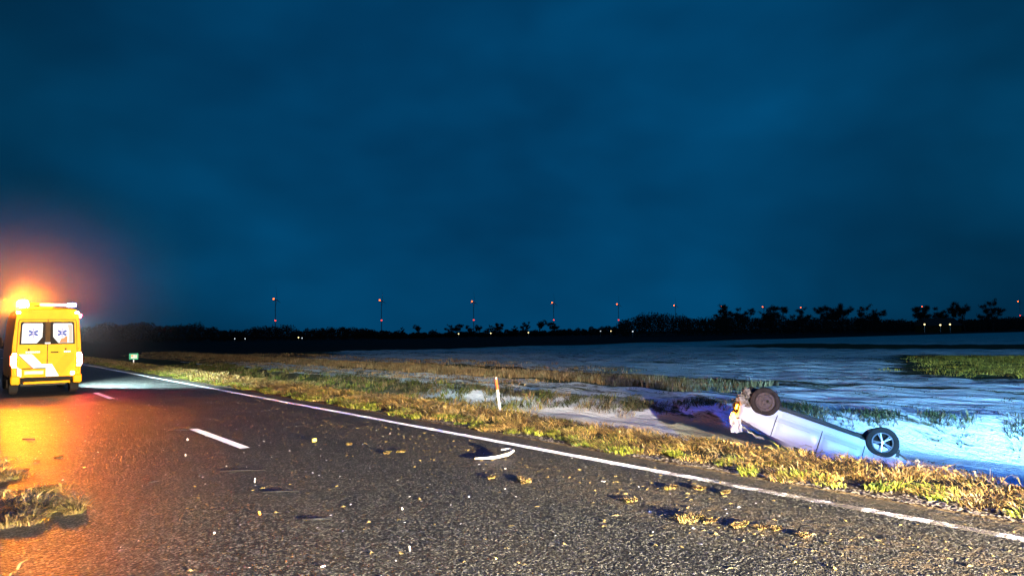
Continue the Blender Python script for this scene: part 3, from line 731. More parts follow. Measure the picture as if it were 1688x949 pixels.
# ------------------------------------------------------------------ ambulance (x right, y forward, origin under the rear bumper)
amb = empty('ambulance', (2.42, 28.35, 0))
tag(amb, 'yellow ambulance standing on the road with flashing amber and blue lamps', 'ambulance')
def vsec(y):
    t = np.interp(y, [0, .05, .2, 4.6, 5.2, 5.9, 6.0], [.975, .99, 1, 1, .98, .93, .88])
    rz = np.interp(y, [0, .04, .18, 4.2, 4.9, 5.2, 5.95, 6.0], [2.80, 2.85, 2.88, 2.88, 2.1, 1.55, 1.15, .9])
    pts = [(.90, .50), (.97, .56), (.985, 1.3), (.965, 1.75), (.905, 2.45), (.875, 2.68), (.82, 2.80), (.70, 2.86), (0, 2.88)]
    return [(a * t, min(z, rz - (2.88 - z) * .15 if z > 1.0 else z)) for a, z in pts]
ysn = [0, .02, .06, .15, .3, 1, 2, 3, 4.2, 4.45, 4.7, 4.9, 5.2, 5.6, 5.9, 6.0]
vs = []; fs = []
for y in ysn:
    h = vsec(y); ring = [(0, .50)] + h + [(-a, z) for a, z in h[-2::-1]]
    n = len(ring); vs += [(a, y, z) for a, z in ring]
for i in range(len(ysn) - 1):
    for j in range(n): fs.append((i * n + j, i * n + (j + 1) % n, (i + 1) * n + (j + 1) % n, (i + 1) * n + j))
fs.append(tuple(range(n))[::-1]); fs.append(tuple((len(ysn) - 1) * n + j for j in range(n)))
b = MB(); b.add(vs, fs); b.build('body', M['yellow'], amb, True)
for s in (-1, 1):
    # rear door leaf with its window
    poly = [(.012, .60), (.80, .60), (.835, 1.3), (.80, 2.36), (.77, 2.46), (.012, 2.46)]
    sl_ = MB(); sl_.prism([(s * a, z) for a, z in [(.0, .585), (.815, .585), (.852, 1.3), (.818, 2.37), (.782, 2.48), (.0, 2.48)]], -.012, .04); sl_.build('door_seal', M['dark'], amb)
    d = MB(); d.prism([(s * a, z) for a, z in poly], -.028, .05); dr = d.build('rear_door', M['yellow'], amb)
    fr = MB(); fpoly = [(.055, 1.66), (.775, 1.66), (.745, 2.36), (.70, 2.40), (.055, 2.40)]
    fr.prism([(s * a, z) for a, z in fpoly], -.036, -.02); fo = fr.build('window_frame', M['dark'], dr)
    wp = [(.15, 1.90), (.30, 1.70), (.72, 1.70), (.70, 2.30), (.66, 2.35), (.16, 2.35), (.14, 2.3)]
    wb = MB(); wb.prism([(s * a, z) for a, z in wp], -.041, -.033); wb.build('window_pane', M['room'], dr)
    cx = s * .40; cz = 2.03
    st = MB()
    for da in (R(30), R(150), R(210), R(330)):
        rot = Matrix.Rotation(-da, 3, 'Y')
        st.box((cx + .085 * math.cos(da), -.046, cz + .085 * math.sin(da) * 1.1), (.115, .006, .058), 0, rot)
    st.build('star_emblem', M['starblue'], dr)
    st = MB()
    st.box((cx, -.0455, cz), (.045, .005, .34)); st.build('star_staff', M['starpale'], dr)
    hg = MB(); hg.lathe([(.0, -.04), (.03, -.04), (.03, -.02), (0, -.02)], (s * .51, 0, 1.50), 'y', 14); hg.build('door_stop', M['dark'], dr)
    # tail lamp cluster
    tl = MB(); tl.box((s * .895, -.02, 1.16), (.15, .09, .50), .03, seg=3); th = tl.build('tail_lamp', M['red_edge'], amb, True)
    for zz, hh, mm in ((1.30, .17, 'tail_amber'), (1.115, .15, 'tail_red'), (.965, .08, 'tail_amber')):
        le = MB(); le.box((s * .895, -.066, zz), (.12, .02, hh), .009); le.build('lens', M[mm], th)
    sl = MB(); sl.box((s * .985, .03, 1.15), (.02, .06, .3), .008); sl.build('lens', M['red_on'] if s > 0 else M['tail_red'], th)
    fl = MB(); fl.box((s * .815, -.02, 2.70), (.12, .07, .08), .025, seg=3); fl.build('corner_flasher', M['amber'], amb, True)
    if s > 0:
        rl = MB(); rl.box((.93, .10, 2.60), (.03, .16, .10), .012); rl.build('side_lamp', M['red_on'], amb, True)
    # tyres and wheels, mirrors
    for yy in (1.05, 4.75):
        wx = s * .86
        wb = MB(); wb.lathe([(0, .09), (.12, .09), (.2, .06), (.2, -.09), (0, -.09)], (wx, yy, .35), 'x', 24); wh = wb.build('wheel', M['galv'], amb, True)
        ty = MB(); ty.lathe([(.2, .11), (.3, .12), (.335, .1), (.345, .06), (.345, -.06), (.335, -.1), (.3, -.12), (.2, -.11)], (wx, yy, .35), 'x', 32, closed=True); ty.build('tyre', M['rubber_dirty'], wh, True)
    mf = MB(); mf.box((s * .86, .62, .33), (.25, .015, .4)); mf.build('mud_flap', M['dark'], amb)
    mr = MB(); mr.box((s * 1.13, 4.6, 1.75), (.2, .14, .36), .04, seg=3); mr.box((s * 1.02, 4.62, 1.66), (.16, .05, .05)); mr.build('mirror', M['dark'], amb, True)
    bc = MB(); bc.box((s * .86, -.04, .52), (.26, .22, .28), .05, seg=3); bc.build('bumper_corner', M['yellow'], amb, True)
    for zz in (.8, 1.5, 2.2):
        ho = MB(); ho.box((s * (.90 if zz < 2 else .875), -.015, zz), (.05, .06, .11), .015); ho.build('door_hinge', M['yellow'], amb)
cp = MB(); cp.box((0, -.034, 2.03), (.14, .016, .74)); cp.build('door_post', M['wood'], amb)
iv = MB(); iv.prism([(.33, 1.71), (.55, 1.71), (.55, 1.92), (.50, 1.92), (.46, 1.86), (.38, 1.84)], -.047, -.042); iv.build('orange_jacket', M['vest'], amb)
iv = MB(); iv.prism([(.60, 1.72), (.705, 1.72), (.685, 2.30), (.55, 2.30), (.60, 2.1)], -.0455, -.0415); iv.build('cabinet_edge', M['frost_in'], amb)
hd = MB(); hd.box((0.0, -.05, 1.70), (.16, .03, .05), .012); hd.build('brake_lamp', M['room'], amb)
hd = MB(); hd.box((.20, -.045, 1.40), (.22, .03, .04), .012); hd.build('door_handle', M['dark'], amb)
s1 = MB(); s1.prism([(-.78, 1.35), (-.42, 1.35), (-.15, 1.02), (.13, 1.02), (.34, .615), (-.03, .615), (-.03, .90), (-.38, .90)], -.036, -.026); s1.build('blue_stripe', M['stripe'], amb)
s1 = MB(); s1.prism([(-.81, 1.35), (-.785, 1.35), (-.385, .90), (-.42, .90)], -.035, -.026); s1.build('red_stripe', M['red_edge'], amb)
s1 = MB(); s1.prism([(-.82, .95), (-.70, .86), (-.70, .615), (-.80, .615)], -.036, -.026); s1.build('blue_stripe', M['stripe'], amb)
s1 = MB(); s1.prism([(.50, 1.35), (.82, 1.35), (.82, 1.25), (.42, .68), (.24, .82), (.20, .96)], -.034, -.026); s1.build('orange_stripe', M['orange_y'], amb)
for x0, x1 in ((-.60, -.18), (.46, .66)):
    s1 = MB(); nn = int((x1 - x0) / .05)
    for q_ in range(nn): s1.box((x0 + .025 + q_ * .05, -.034, 1.415), (.036, .012, .05))
    o = s1.build('small_lettering', M['stripe'], amb); o['kind'] = 'stuff'
pb = MB(); pb.box((-.36, -.05, .765), (.62, .035, .22), .015); po = pb.build('number_plate_housing', M['yellow'], amb)
pl = MB(); pl.box((-.36, -.073, .755), (.52, .012, .115), .004); pl.build('number_plate', M['plate'], po)
pt = MB(); pt.box((-.36, -.07, .885), (.64, .06, .03), .008); pt.build('plate_lamp_bar', M['dark'], po)
rf = MB(); rf.box((.72, -.04, .70), (.12, .025, .12), .03); rf.build('glare_reflector', M['tail_amber'], amb)  # red reflector, its bright glare given by a glowing lens
bm_ = MB(); bm_.box((0, -.09, .43), (1.30, .22, .08), .025, seg=3); bm_.build('rear_step', M['yellow'], amb, True)
bm_ = MB(); bm_.box((0, .0, .53), (1.45, .10, .13), .01); bm_.build('bumper_recess', M['dark'], amb)
ch = MB(); ch.box((0, 3.0, .47), (1.2, 5.2, .06)); ch.tube([(-.65, 1.05, .33), (.65, 1.05, .33)], .07, 8); ch.build('chassis', M['under'], amb)
lb = MB(); lb.box((.18, .42, 2.97), (.78, .20, .11), .03, seg=3); lbo = lb.build('light_bar', M['bar_dim'], amb, True)
lb = MB(); lb.box((.70, .42, 2.97), (.27, .22, .13), .045, seg=3); lb.build('blue_beacon', M['blue_on'], amb, True)
lb = MB(); lb.box((-.30, .42, 2.94), (.24, .18, .06), .02); lb.build('bar_mount', M['dark'], amb)
lb = MB(); lb.lathe([(.0, .13), (.09, .12), (.15, .07), (.17, 0), (.16, -.09), (0, -.10)], (-.68, .42, 2.99), 'z', 24); lb.build('amber_flasher', M['amber_big'], amb, True)
lb = MB(); lb.box((.985, 4.0, 2.55), (.10, .30, .16), .02); sdo = lb.build('side_scene_lamp', M['dark'], amb)
lb = MB(); lb.box((1.04, 4.0, 2.54), (.012, .26, .12), .004); lb.build('lens', M['headlamp'], sdo)
spot('side_scene_lamp_beam', (2.42 + 1.10, 28.35 + 4.0, 2.5), (8.4, 33.0, 0.0), 12500, (0.60, 0.90, 1.0), 118, 0.3, .08)
lb = MB(); lb.box((-.02, 3.3, 3.02), (.95, .9, .26), .08, seg=3); lb.build('roof_unit', M['yellow'], amb, True)

# ------------------------------------------------------------------ emergency cars on the left of the ambulance
c1 = empty('patrol_car', (0.15, 46.5, 0), R(-71)); c1.scale = (1.2, 1.2, 1.3)
tag(c1, 'white rescue car standing ahead of the ambulance at the left roadside', 'car')
make_car(c1, M['white'], False)
lb = MB(); lb.box((-.15, 0, 1.56), (.26, 1.10, .10), .03, seg=3); lb.build('light_bar', M['blue_on'], c1, True)

# ------------------------------------------------------------------ roadside post and distance sign
pm = gnd(825, 683)
mk = empty('marker_post', (pm.x, pm.y, 0.0)); mk.rotation_euler = (R(-3), R(-7), R(20)); mk.scale = (.45, .45, 1)
tag(mk, 'leaning white roadside marker post with a red band in the verge grass', 'post')
b = MB(); b.prism([(-.055, -.035), (.055, -.035), (.03, .05), (-.03, .05)], -.2, .58, 'xy'); b.build('post', M['postwhite'], mk)
b = MB(); b.prism([(-.0565, -.0365), (.0565, -.0365), (.031, .0515), (-.031, .0515)], .56, .80, 'xy'); b.build('red_band', M['postred'], mk)
b = MB(); b.prism([(-.055, -.035), (.055, -.035), (.02, .045), (-.02, .045)], .80, .84, 'xy'); b.build('cap', M['postwhite'], mk)
ps = gnd(220, 602)
sg = empty('distance_sign', (ps.x, ps.y, 0.0))
tag(sg, 'small green and white kilometre sign on a short post beside the road', 'sign')
b = MB(); b.box((0, 0, .2), (.07, .05, .5)); b.build('post', M['galv'], sg)
b = MB(); b.box((0, -.03, .60), (.56, .025, .42), .012); pn = b.build('plate', M['signgreen'], sg)
b = MB(); b.box((.02, -.046, .60), (.38, .006, .24)); b.build('white_field', M['signwhite'], pn)
b = MB(); b.box((-.10, -.052, .65), (.12, .006, .10)); b.build('yellow_field', M['signyellow'], pn)

# ------------------------------------------------------------------ wreck debris on the road
def chunk(name, px, py, size, m, label, cat='debris', seed=1, rz=0.0, group=None, lump=.25):
    """irregular solid piece lying on the asphalt"""
    g_ = gnd(px, py); bm = bmesh.new(); bmesh.ops.create_icosphere(bm, subdivisions=2, radius=.5)
    for v in bm.verts:
        nz = mnoise.noise(v.co * 2.6 + Vector((seed * 3.7, seed, 0))); v.co *= 1 + lump * 2 * nz
        v.co.x *= size[0] * .45; v.co.y *= size[1] * .45; v.co.z *= size[2] * .45
    zmin = min(v.co.z for v in bm.verts)
    b = MB(); b.bm(bm); bm.free()
    b.v = [(x, y, z - zmin) for x, y, z in b.v]
    o = b.build(name, m); o.location = (g_.x, g_.y, .006); o.rotation_euler = (0, 0, R(rz))
    return tag(o, label, cat, group)
def slab(name, px, py, size, m, label, seed=1, rz=0.0, tilt=0.0, cat='debris', group=None):
    g_ = gnd(px, py); rr = random.Random(seed)
    size = (size[0] * .5, size[1] * .45, size[2] * .5)
    n = 7; poly = [(size[0] * .5 * math.cos(2 * math.pi * i / n) * rr.uniform(.7, 1.1), size[1] * .5 * math.sin(2 * math.pi * i / n) * rr.uniform(.7, 1.1)) for i in range(n)]
    b = MB(); b.prism(poly, 0, size[2], 'xy'); o = b.build(name, m)
    o.location = (g_.x, g_.y, .008 + abs(math.sin(R(tilt))) * size[0] * .4); o.rotation_euler = (0, R(tilt), R(rz))
    return tag(o, label, cat, group)
# white wheel arch trim: bent hoop
gp = gnd(815, 757); tr = MB(); pts = []
gt = [gnd(783, 759), gnd(815, 758.5), gnd(838, 755.5), gnd(846, 753), gnd(840, 750.5), gnd(826, 750)]
hh = [.02, .03, .05, .08, .09, .07]
tr.tube([(p.x - gp.x, p.y - gp.y, h) for p, h in zip(gt, hh)], [.012, .021, .022, .02, .016, .01], 8)
o = tr.build('trim_strip', M['debriswhite'], None, True); o.location = (gp.x, gp.y, .012); tag(o, 'bent white trim strip from the car lying near the edge line', 'trim')
slab('black_plate', 46, 726, (.42, .10, .05), M['debrisblack'], 'flat black oblong plastic plate behind the ambulance', 2, -20, 4)
chunk('black_lump', 253, 795, (.26, .16, .05), M['debrisblack'], 'flat black lump of rubber in the left lane', 'debris', 3, 10)
chunk('black_fragment', 329, 785, (.13, .08, .05), M['debrisblack'], 'black and white broken piece beside the black lump', 'debris', 4, 30)
slab('white_fragment', 334, 787, (.10, .05, .012), M['debriswhite'], 'thin white sliver next to a small black piece', 5, 40)
b = MB(); b.box((0, 0, .0275), (.075, .04, .055), .005); o = b.build('yellow_block', M['debrisyellow']); g_ = gnd(518, 727.5); o.location = (g_.x, g_.y, .003); o.rotation_euler = (0, 0, R(12)); tag(o, 'small yellow plastic block standing on the asphalt with long shadow', 'debris')
chunk('white_ball', 309, 726, (.085, .085, .085), M['debriswhite'], 'round white piece by the painted dash', 'debris', 6, lump=.1)
chunk('white_fragment', 306, 752, (.05, .05, .08), M['debriswhite'], 'small upright white chip below the round white piece', 'debris', 7)
def upright(px, py, h, m, label, seed):
    g_ = gnd(px, py); b = MB(); b.box((0, 0, h / 2), (.018, .012, h), .003, Matrix.Rotation(R(12 + seed * 3), 3, 'Y')); o = b.build('plastic_shard', m)
    o.location = (g_.x, g_.y, .004); o.rotation_euler = (0, 0, R(seed * 40)); return tag(o, label, 'debris', None)
upright(420, 795, .055, M['debrisgrey'], 'grey upright plastic shard in the lane middle', 1)
upright(675, 908, .040, M['debriswhite'], 'white upright plastic shard in the near lane with dark shadow', 2)
upright(663, 841, .03, M['debrisgrey'], 'short grey plastic stub on clean asphalt', 3)
upright(428, 849, .04, M['debrisorange'], 'orange lens splinter standing on the asphalt', 4)
slab('white_fragment', 533, 935, (.09, .05, .02), M['debriswhite'], 'flat white chip near a dark shadow strip', 8, 15)
slab('white_fragment', 773, 820, (.06, .045, .03), M['debriswhite'], 'lone white chip in the right lane', 9, 60)
slab('white_fragment', 833, 807, (.04, .04, .02), M['debriswhite'], 'tiny white chip near the dirt trail', 10, 10)
slab('grey_fragment', 353, 880, (.06, .05, .03), M['debriswhite'], 'crooked white chip on the left lane asphalt', 12, 70)
slab('yellow_fragment', 139, 771, (.14, .05, .02), M['debrisyellow'], 'pale yellow splinter in the orange light', 13, 50)
slab('yellow_fragment', 818, 922, (.05, .04, .02), M['debrisyellow'], 'yellow chip on the near asphalt', 14, 20)
for i, (px, py, ln, rz) in enumerate(((462, 812, .42, -35), (400, 777, .6, -36), (294, 709.5, .4, -40), (524, 858, .3, -36))):  # thin black tubes laid in place of long low shadows
    g_ = gnd(px, py); b = MB(); b.tube([(-ln / 2, .01, .008), (-ln * .1, -.012, .014), (ln * .2, .012, .012), (ln / 2, 0, .008)], [.006, .009, .008, .004], 6)
    o = b.build('shadow_strip', M['debrisblack']); o.location = (g_.x, g_.y, .006); o.rotation_euler = (0, 0, R(rz))
    tag(o, 'thin dark strip laid as a painted long shadow on the road', 'strip', 'thin painted shadow strips on the road')
# clods of turf thrown onto the road, each with its own grass
def clod(px, py, size, seed):
    g_ = gnd(px, py); rt_ = empty('turf_clod', (g_.x, g_.y, .004))
    bm = bmesh.new(); bmesh.ops.create_icosphere(bm, subdivisions=3, radius=.5)
    for v in bm.verts:
        v.co *= 1 + .7 * mnoise.noise(v.co * 3 + Vector((seed * 2.3, 0, seed))) + .4 * mnoise.noise(v.co * 8 + Vector((seed, 0, 0)))
        v.co.x *= size[0] * .7; v.co.y *= size[1] * .7; v.co.z = max(-.1, v.co.z) * size[2] * .6
    b = MB(); b.bm(bm); bm.free(); b.build('soil', M['clodsoil'], rt_)
    r = np.random.default_rng(seed); nc = 12
    cx = r.normal(0, size[0] * .28, nc); cy = r.normal(0, size[1] * .28, nc)
    V, K = blades(cx, cy, np.full(nc, .012), 26, size[1] * .3, size[2] * .75, .004, [(0.34, 0.23, 0.08), (0.26, 0.16, 0.06), (.26, .22, .05)], [.5, .3, .2], (0, 0), 1.9, seed)
    nb = len(V); bb = np.arange(nb)[:, None] * 5; loops = (bb + np.array([0, 1, 3, 2, 2, 3, 4])[None]).ravel()
    o = np_mesh('grass_tuft', V.reshape(-1, 3), loops, np.tile([4, 3], nb), M['grass'], K.reshape(-1, 3), rt_); o['kind'] = 'stuff'
    return tag(rt_, 'small clod of straw coloured turf thrown onto the asphalt', 'turf clod', 'turf clods on the road')
big = clod(1142, 858, (.34, .12, .07), 1); big['label'] = 'largest clod of turf on the road, with a long dark shadow'; del big['group']
for i, (px, py, s) in enumerate(((1171, 860, .18), (1221, 867, .2), (1255, 871, .14), (1280, 873, .12), (1107, 805, .2), (1152, 806, .22), (1042, 826, .17), (868, 795, .22), (857, 790, .12), (810, 788, .14), (638, 747, .16), (662, 745, .12), (1196, 813, .1), (575, 733, .1), (1325, 884, .12), (40, 775, .2), (95, 755, .14), (60, 762, .12))):
    c_ = clod(px, py, (s * .62, s * .30, .02 + s * .07), i + 2)
    if i < 4 or i == 14: c_['label'] = 'small turf clod trailing behind the largest clod'; c_['group'] = 'turf clods trailing the largest one'
    elif i in (4, 5, 12): c_['label'] = 'small turf clod close to the worn edge line'; c_['group'] = 'turf clods by the worn edge line'
    elif i in (7, 8, 9): c_['label'] = 'small turf clod near the bent white trim strip'; c_['group'] = 'turf clods near the trim strip'
    elif i >= 15: c_['label'] = 'small turf clod in the orange glare behind the ambulance'; c_['group'] = 'turf clods behind the ambulance'
for i, (px, py, sx, sy, rz) in enumerate(((62, 838, .55, .16, 10), (22, 865, .4, .25, 30), (75, 812, .35, .2, -20), (10, 790, .4, .25, 0), (100, 842, .25, .1, 15), (122, 846, .12, .08, 0))):
    c_ = clod(px, py, (sx, sy, .12 + .1 * sy), 30 + i); c_['label'] = 'torn lump of pale turf at the left road edge'; c_['group'] = 'torn turf lumps on the left edge'

# ------------------------------------------------------------------ trees far off
def tree_proto(seed, H, wide, dense=4200):
    r = random.Random(seed); tr = MB(); tw = []
    ends = []
    def grow(p, d, ln, rad, lvl):
        pts = [p]; q_ = p; dd = d
        for i in range(3):
            dd = (dd + Vector((r.uniform(-.2, .2), r.uniform(-.2, .2), r.uniform(-.05, .12)))).normalized(); q_ = q_ + dd * ln / 3; pts.append(q_)
        tr.tube(pts, [rad, rad * .85, rad * .72, rad * .55], 5 if lvl < 2 else 3, False)
        if lvl >= 3: ends.append((pts[1], pts[-1])); return
        nb = 3 if lvl else 6
        for i in range(nb):
            t = r.uniform(.35, 1.0); b = pts[min(3, int(t * 3))].lerp(pts[min(3, int(t * 3) + 1)], (t * 3) % 1)
            a = r.uniform(0, 6.283); tilt = r.uniform(.5, 1.15)
            nd = (dd * math.cos(tilt) + Vector((math.cos(a), math.sin(a), .15)) * math.sin(tilt) * wide).normalized()
            grow(b, nd, ln * r.uniform(.5, .72), rad * .5, lvl + 1)
    grow(Vector((0, 0, 0)), Vector((0, 0, 1)), H * .55, H * .022, 0)
    V = []; Fc = []
    for i in range(dense):
        a, b = r.choice(ends); p = a.lerp(b, r.uniform(.2, 1.2)) + Vector((r.gauss(0, .35), r.gauss(0, .35), r.gauss(0, .3)))
        d = Vector((r.gauss(0, 1), r.gauss(0, 1), r.gauss(.5, .8))).normalized() * r.uniform(.35, .9); s_ = d.cross(Vector((r.gauss(0, 1), r.gauss(0, 1), r.gauss(0, 1)))).normalized() * .10
        k_ = len(V); V += [p - s_, p + s_, p + d]; Fc.append((k_, k_ + 1, k_ + 2))
    c = MB(); c.add(V, Fc)
    return tr, c
protos = []
for i, (H, wd) in enumerate(((13, 1.0), (14, .75), (12, 1.15), (13.5, .6))):
    tr, cr = tree_proto(20 + i, H, wd); ro = empty('bare_tree', (0, 0, -.5))
    tr.build('trunk', M['bark'], ro, fix=False); cr.build('crown', M['twig'], ro, fix=False)
    zt = max(v[2] for v in cr.v); protos.append((ro, zt, H))
used = set()
LOOK = ('round crowned', 'tall upright', 'wide spreading', 'narrow slender')
def place_tree(px, ytop, dep, kind, label, group):
    label = LOOK[kind] + ' ' + label; group = LOOK[kind] + ' ' + group
    p = at_depth(px, 545, dep); zt = at_depth(px, ytop, dep).z + .5
    ro, z0, H = protos[kind]
    o = ro if kind not in used else copy_tree(ro); used.add(kind)
    s = zt / z0; o.location = (p.x, p.y, -.5); o.scale = (s, s, s); o.rotation_euler = (0, 0, random.uniform(0, 6.28))
    tag(o, label, 'tree', group)
LA, GA = 'bare tree in the row along the far edge of the snowy field', 'bare trees along the far field edge'
for px, yt, kd in ((1187, 517, 0), (1200, 503, 1), (1222, 509, 1), (1258, 515, 0), (1290, 503, 2), (1326, 508, 0), (1358, 505, 2), (1394, 502, 3), (1430, 503, 0), (1443, 512, 1), (1510, 504, 2), (1550, 508, 1), (1592, 499, 3), (1636, 494, 0)):
    place_tree(px, yt - 4, 330 + random.uniform(-15, 25), kd, LA, GA)
LB, GB = 'small bare tree standing far off beyond the dark land', 'small far trees between the woods'
for px, yt, kd in ((740, 533, 0), (757, 532, 2), (774, 535, 1), (792, 534, 3), (809, 534, 0), (828, 530, 2), (850, 535, 0), (867, 529, 1), (888, 526, 3), (908, 529, 2), (664, 538, 0), (692, 534, 3), (716, 542, 1)):
    place_tree(px, yt, 420 + random.uniform(-20, 30), kd, LB, GB)

# woods that read as one mass: many crowns of twig faces
def wood(name, spans, dep, seed, label):
    r = np.random.default_rng(seed); V = []
    for px0, px1, prof in spans:
        for px in np.arange(px0, px1, 4.2):
            yt = np.interp(px, [a for a, _ in prof], [b for _, b in prof]) - 2 + r.normal(0, 1.9)
            d = dep + r.uniform(-25, 40); base = at_depth(px + r.normal(0, 2), 545, d); top = at_depth(px, yt, d).z
            if top < 1.5: continue
            n = 420; wdt = max(2.2, top * .42)
            u = r.normal(0, 1, (n, 3)); u /= np.linalg.norm(u, axis=1)[:, None]; rad = r.uniform(0.25, 1, n) ** .5
            c = np.stack([base.x + u[:, 0] * rad * wdt, base.y + u[:, 1] * rad * wdt, -.5 + (top + .5) * (.5 + u[:, 2] * rad * .5)], 1)
            a = r.normal(0, 1, (n, 3)); bq = r.normal(0, 1, (n, 3)); sz = r.uniform(.25, .65, (n, 1))
            a /= np.linalg.norm(a, axis=1)[:, None]; bq /= np.linalg.norm(bq, axis=1)[:, None]
            V.append(np.stack([c + a * sz, c + bq * sz, c - (a + bq) * sz * .5], 1))
    V = np.concatenate(V); n = len(V)
    o = np_mesh(name, V.reshape(-1, 3), np.arange(3 * n), np.full(n, 3), M['twig'])
    return tag(o, label, None, None, 'stuff')
wood('distant_woods', [(100, 700, [(100, 545), (150, 541), (185, 533), (200, 536), (240, 530), (262, 540), (290, 536), (320, 534), (352, 541), (370, 548), (405, 545), (440, 540), (475, 538), (485, 546), (520, 544), (560, 541), (600, 543), (640, 549), (700, 552)])], 400, 71, 'dark woods along the horizon behind the ambulance')
wood('distant_woods', [(1022, 1200, [(1022, 534), (1045, 523), (1070, 517), (1085, 519), (1100, 517), (1125, 524), (1160, 526), (1200, 522)]), (1190, 1700, [(1190, 524), (1250, 526), (1300, 526), (1450, 527), (1500, 530), (1600, 528), (1700, 522)])], 360, 72, 'low dark woods and hedges behind the row of trees')
wood('distant_hedge', [(690, 1030, [(690, 551), (800, 548), (900, 545), (960, 543), (1030, 541)])], 470, 73, 'thin dark hedge line on the far horizon')

# ------------------------------------------------------------------ wind turbines with red lights
tb = empty('wind_turbine')
b = MB(); b.tube([(0, 0, -1), (0, 0, 50), (0, 0, 98)], [1.5, 1.2, .9], 14); b.build('tower', M['turbine'], tb, True)
b = MB(); b.box((1.5, 0, 99.5), (9, 3.4, 3.4), .6); na = b.build('nacelle', M['turbine'], tb, True)
b = MB(); b.lathe([(0, -5.2), (1.2, -4.8), (1.7, -3.4), (1.6, -3.0)], (0, 0, 99.5), 'x', 14); b.build('hub', M['turbine'], tb, True)
for kx in range(3):
    an = R(20 + 120 * kx); bl = MB(); d = Vector((0, math.sin(an), math.cos(an))); sd = Vector((0, math.cos(an), -math.sin(an)))
    c0 = Vector((-4.3, 0, 99.5)); vs = []
    for t, wd in ((1, .8), (8, 1.5), (25, .9), (40, .2)):
        for (u, v) in ((-.3, .25), (.7, 0), (-.3, -.25)): vs.append(c0 + d * t + sd * u * wd * 1.6 + Vector((v * wd, 0, 0)))
    fs = [(i * 3 + j, i * 3 + (j + 1) % 3, i * 3 + 3 + (j + 1) % 3, i * 3 + 3 + j) for i in range(3) for j in range(3)] + [(0, 1, 2), (9, 11, 10)]
    bl.add(vs, fs); bl.build('blade', M['turbine'], tb)
b = MB(); b.lathe([(0, 4.2), (1.6, 3.6), (2.1, 2.1), (1.8, 0.4), (0, 0)], (5, 0, 100.6), 'z', 12); b.build('beacon', M['turb_top'], tb, True)
b = MB(); b.lathe([(1.1, -.9), (2.2, -.9), (2.2, .9), (1.1, .9)], (0, 0, 44), 'z', 14, closed=True); b.build('tower_light', M['turb_mid'], tb, True)
first = True
for px, yt in ((451, 493), (626, 495), (778, 497), (910, 499), (1017, 501.5), (1111, 503.5), (1189, 505), (1257, 506), (1320, 507), (1421, 510), (1520, 505.5), (1678, 497)):
    d = ray(px, yt); dep = (102 - HC) / d.z; p = Vector((0, 0, HC)) + d * dep
    o = tb if first else copy_tree(tb); first = False
    ang = math.atan2(p.y, p.x) + R(75)
    o.location = (p.x - 5 * math.cos(ang), p.y - 5 * math.sin(ang), 0); o.rotation_euler = (0, 0, ang)
    tag(o, 'distant wind turbine with red warning lights on nacelle and tower', 'wind turbine', 'wind turbines along the horizon')

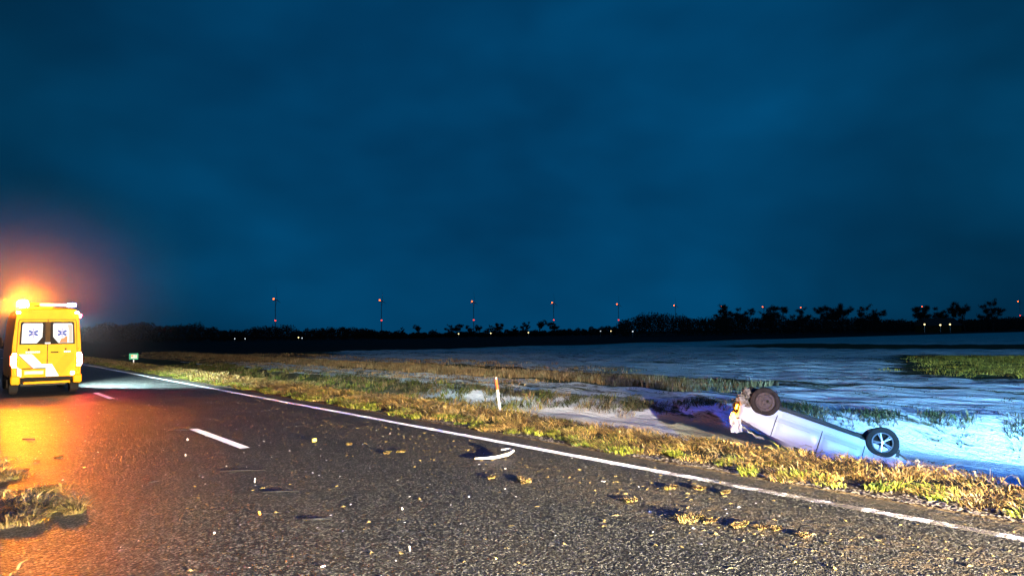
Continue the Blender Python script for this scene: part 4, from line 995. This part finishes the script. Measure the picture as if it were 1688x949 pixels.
# ------------------------------------------------------------------ farm yard lamps and a farmhouse far off
first = {}
for px, py, dep, wm in ((387, 558, 370, 'yard_c'), (404, 558, 370, 'yard_c'), (492, 556, 370, 'yard_w'), (498, 557, 371, 'yard_c'), (703, 551, 400, 'yard_w'), (756, 550, 400, 'yard_w'), (809, 549, 400, 'yard_w'), (871, 548, 400, 'yard_w'), (990, 545.5, 430, 'yard_c'), (1007, 545.5, 430, 'yard_w'), (1023, 545.5, 430, 'yard_c'), (1043, 546, 300, 'yard_c'), (1524, 534.5, 300, 'yard_w'), (1550, 535.5, 300, 'yard_w'), (1566, 534.5, 300, 'yard_w')):
    p = at_depth(px, py, dep); h = p.z
    rt_ = empty('yard_lamp', (p.x, p.y, -.5))
    b = MB(); b.tube([(0, 0, 0), (0, 0, max(.6, h + .4))], .07, 6); b.build('pole', M['galv'], rt_)
    rr = .34 if wm == 'yard_w' else .26
    b = MB(); b.lathe([(0, rr), (rr * .8, rr * .5), (rr, 0), (rr * .7, -rr * .6), (0, -rr)], (0, 0, h + .5), 'z', 10); b.build('lamp_head', M[wm], rt_, True)
    if wm == 'yard_w': tag(rt_, 'tiny warm white yard lamp shining under the far trees', 'lamp', 'warm yard lamps on the horizon')
    else: tag(rt_, 'tiny cool white yard lamp shining under the far trees', 'lamp', 'cool yard lamps on the horizon')
p = at_depth(1546, 540, 315)
fh = empty('farmhouse', (p.x, p.y, -.5), R(-25)); tag(fh, 'low dark farmhouse roof among the far trees', 'house')
b = MB(); b.box((0, 0, 1.5), (16, 8, 3.0)); b.build('wall', M['wood'], fh)
b = MB(); b.prism([(-4.6, 2.9), (4.6, 2.9), (0, 6.2)], -8.4, 8.4, 'yz'); rf = b.build('roof', M['roof'], fh)
b = MB(); b.box((3, 0, 6.2), (.8, .8, 1.6)); b.build('chimney', M['wood'], rf)

# ------------------------------------------------------------------ thin haze volume added round the ambulance for lamp glow and lens bloom
def glow_haze(name, c, rad, dens, label):
    bm = bmesh.new(); bmesh.ops.create_icosphere(bm, subdivisions=4, radius=1)
    b = MB(); b.bm(bm); bm.free(); b.v = [(x * rad[0], y * rad[1], z * rad[2]) for x, y, z in b.v]
    m = bpy.data.materials.new(name); m.use_nodes = True; t = m.node_tree; t.nodes.clear(); k = N(t)
    pv = t.nodes.new('ShaderNodeVolumePrincipled'); pv.inputs['Color'].default_value = (.9, .92, .95, 1)
    tcn = t.nodes.new('ShaderNodeTexCoord'); mpn = t.nodes.new('ShaderNodeMapping'); mpn.inputs['Scale'].default_value = tuple(1 / r for r in rad)
    t.links.new(tcn.outputs['Object'], mpn.inputs['Vector'])
    ln = t.nodes.new('ShaderNodeVectorMath'); ln.operation = 'LENGTH'; t.links.new(mpn.outputs[0], ln.inputs[0])
    f = k.math('SUBTRACT', 1.0, ln.outputs['Value'], True)
    t.links.new(k.mul(k.math('POWER', f, 4.0), dens), pv.inputs['Density'])
    ou = t.nodes.new('ShaderNodeOutputMaterial'); t.links.new(pv.outputs[0], ou.inputs['Volume'])
    o = b.build(name, m); o.location = c; return tag(o, label, None, None, 'stuff')
glow_haze('glow_haze', (1.9, 28.8, 3.0), (7, 7, 5.5), 0.017, 'thin haze added to give the flashing ambulance lamps their glow')
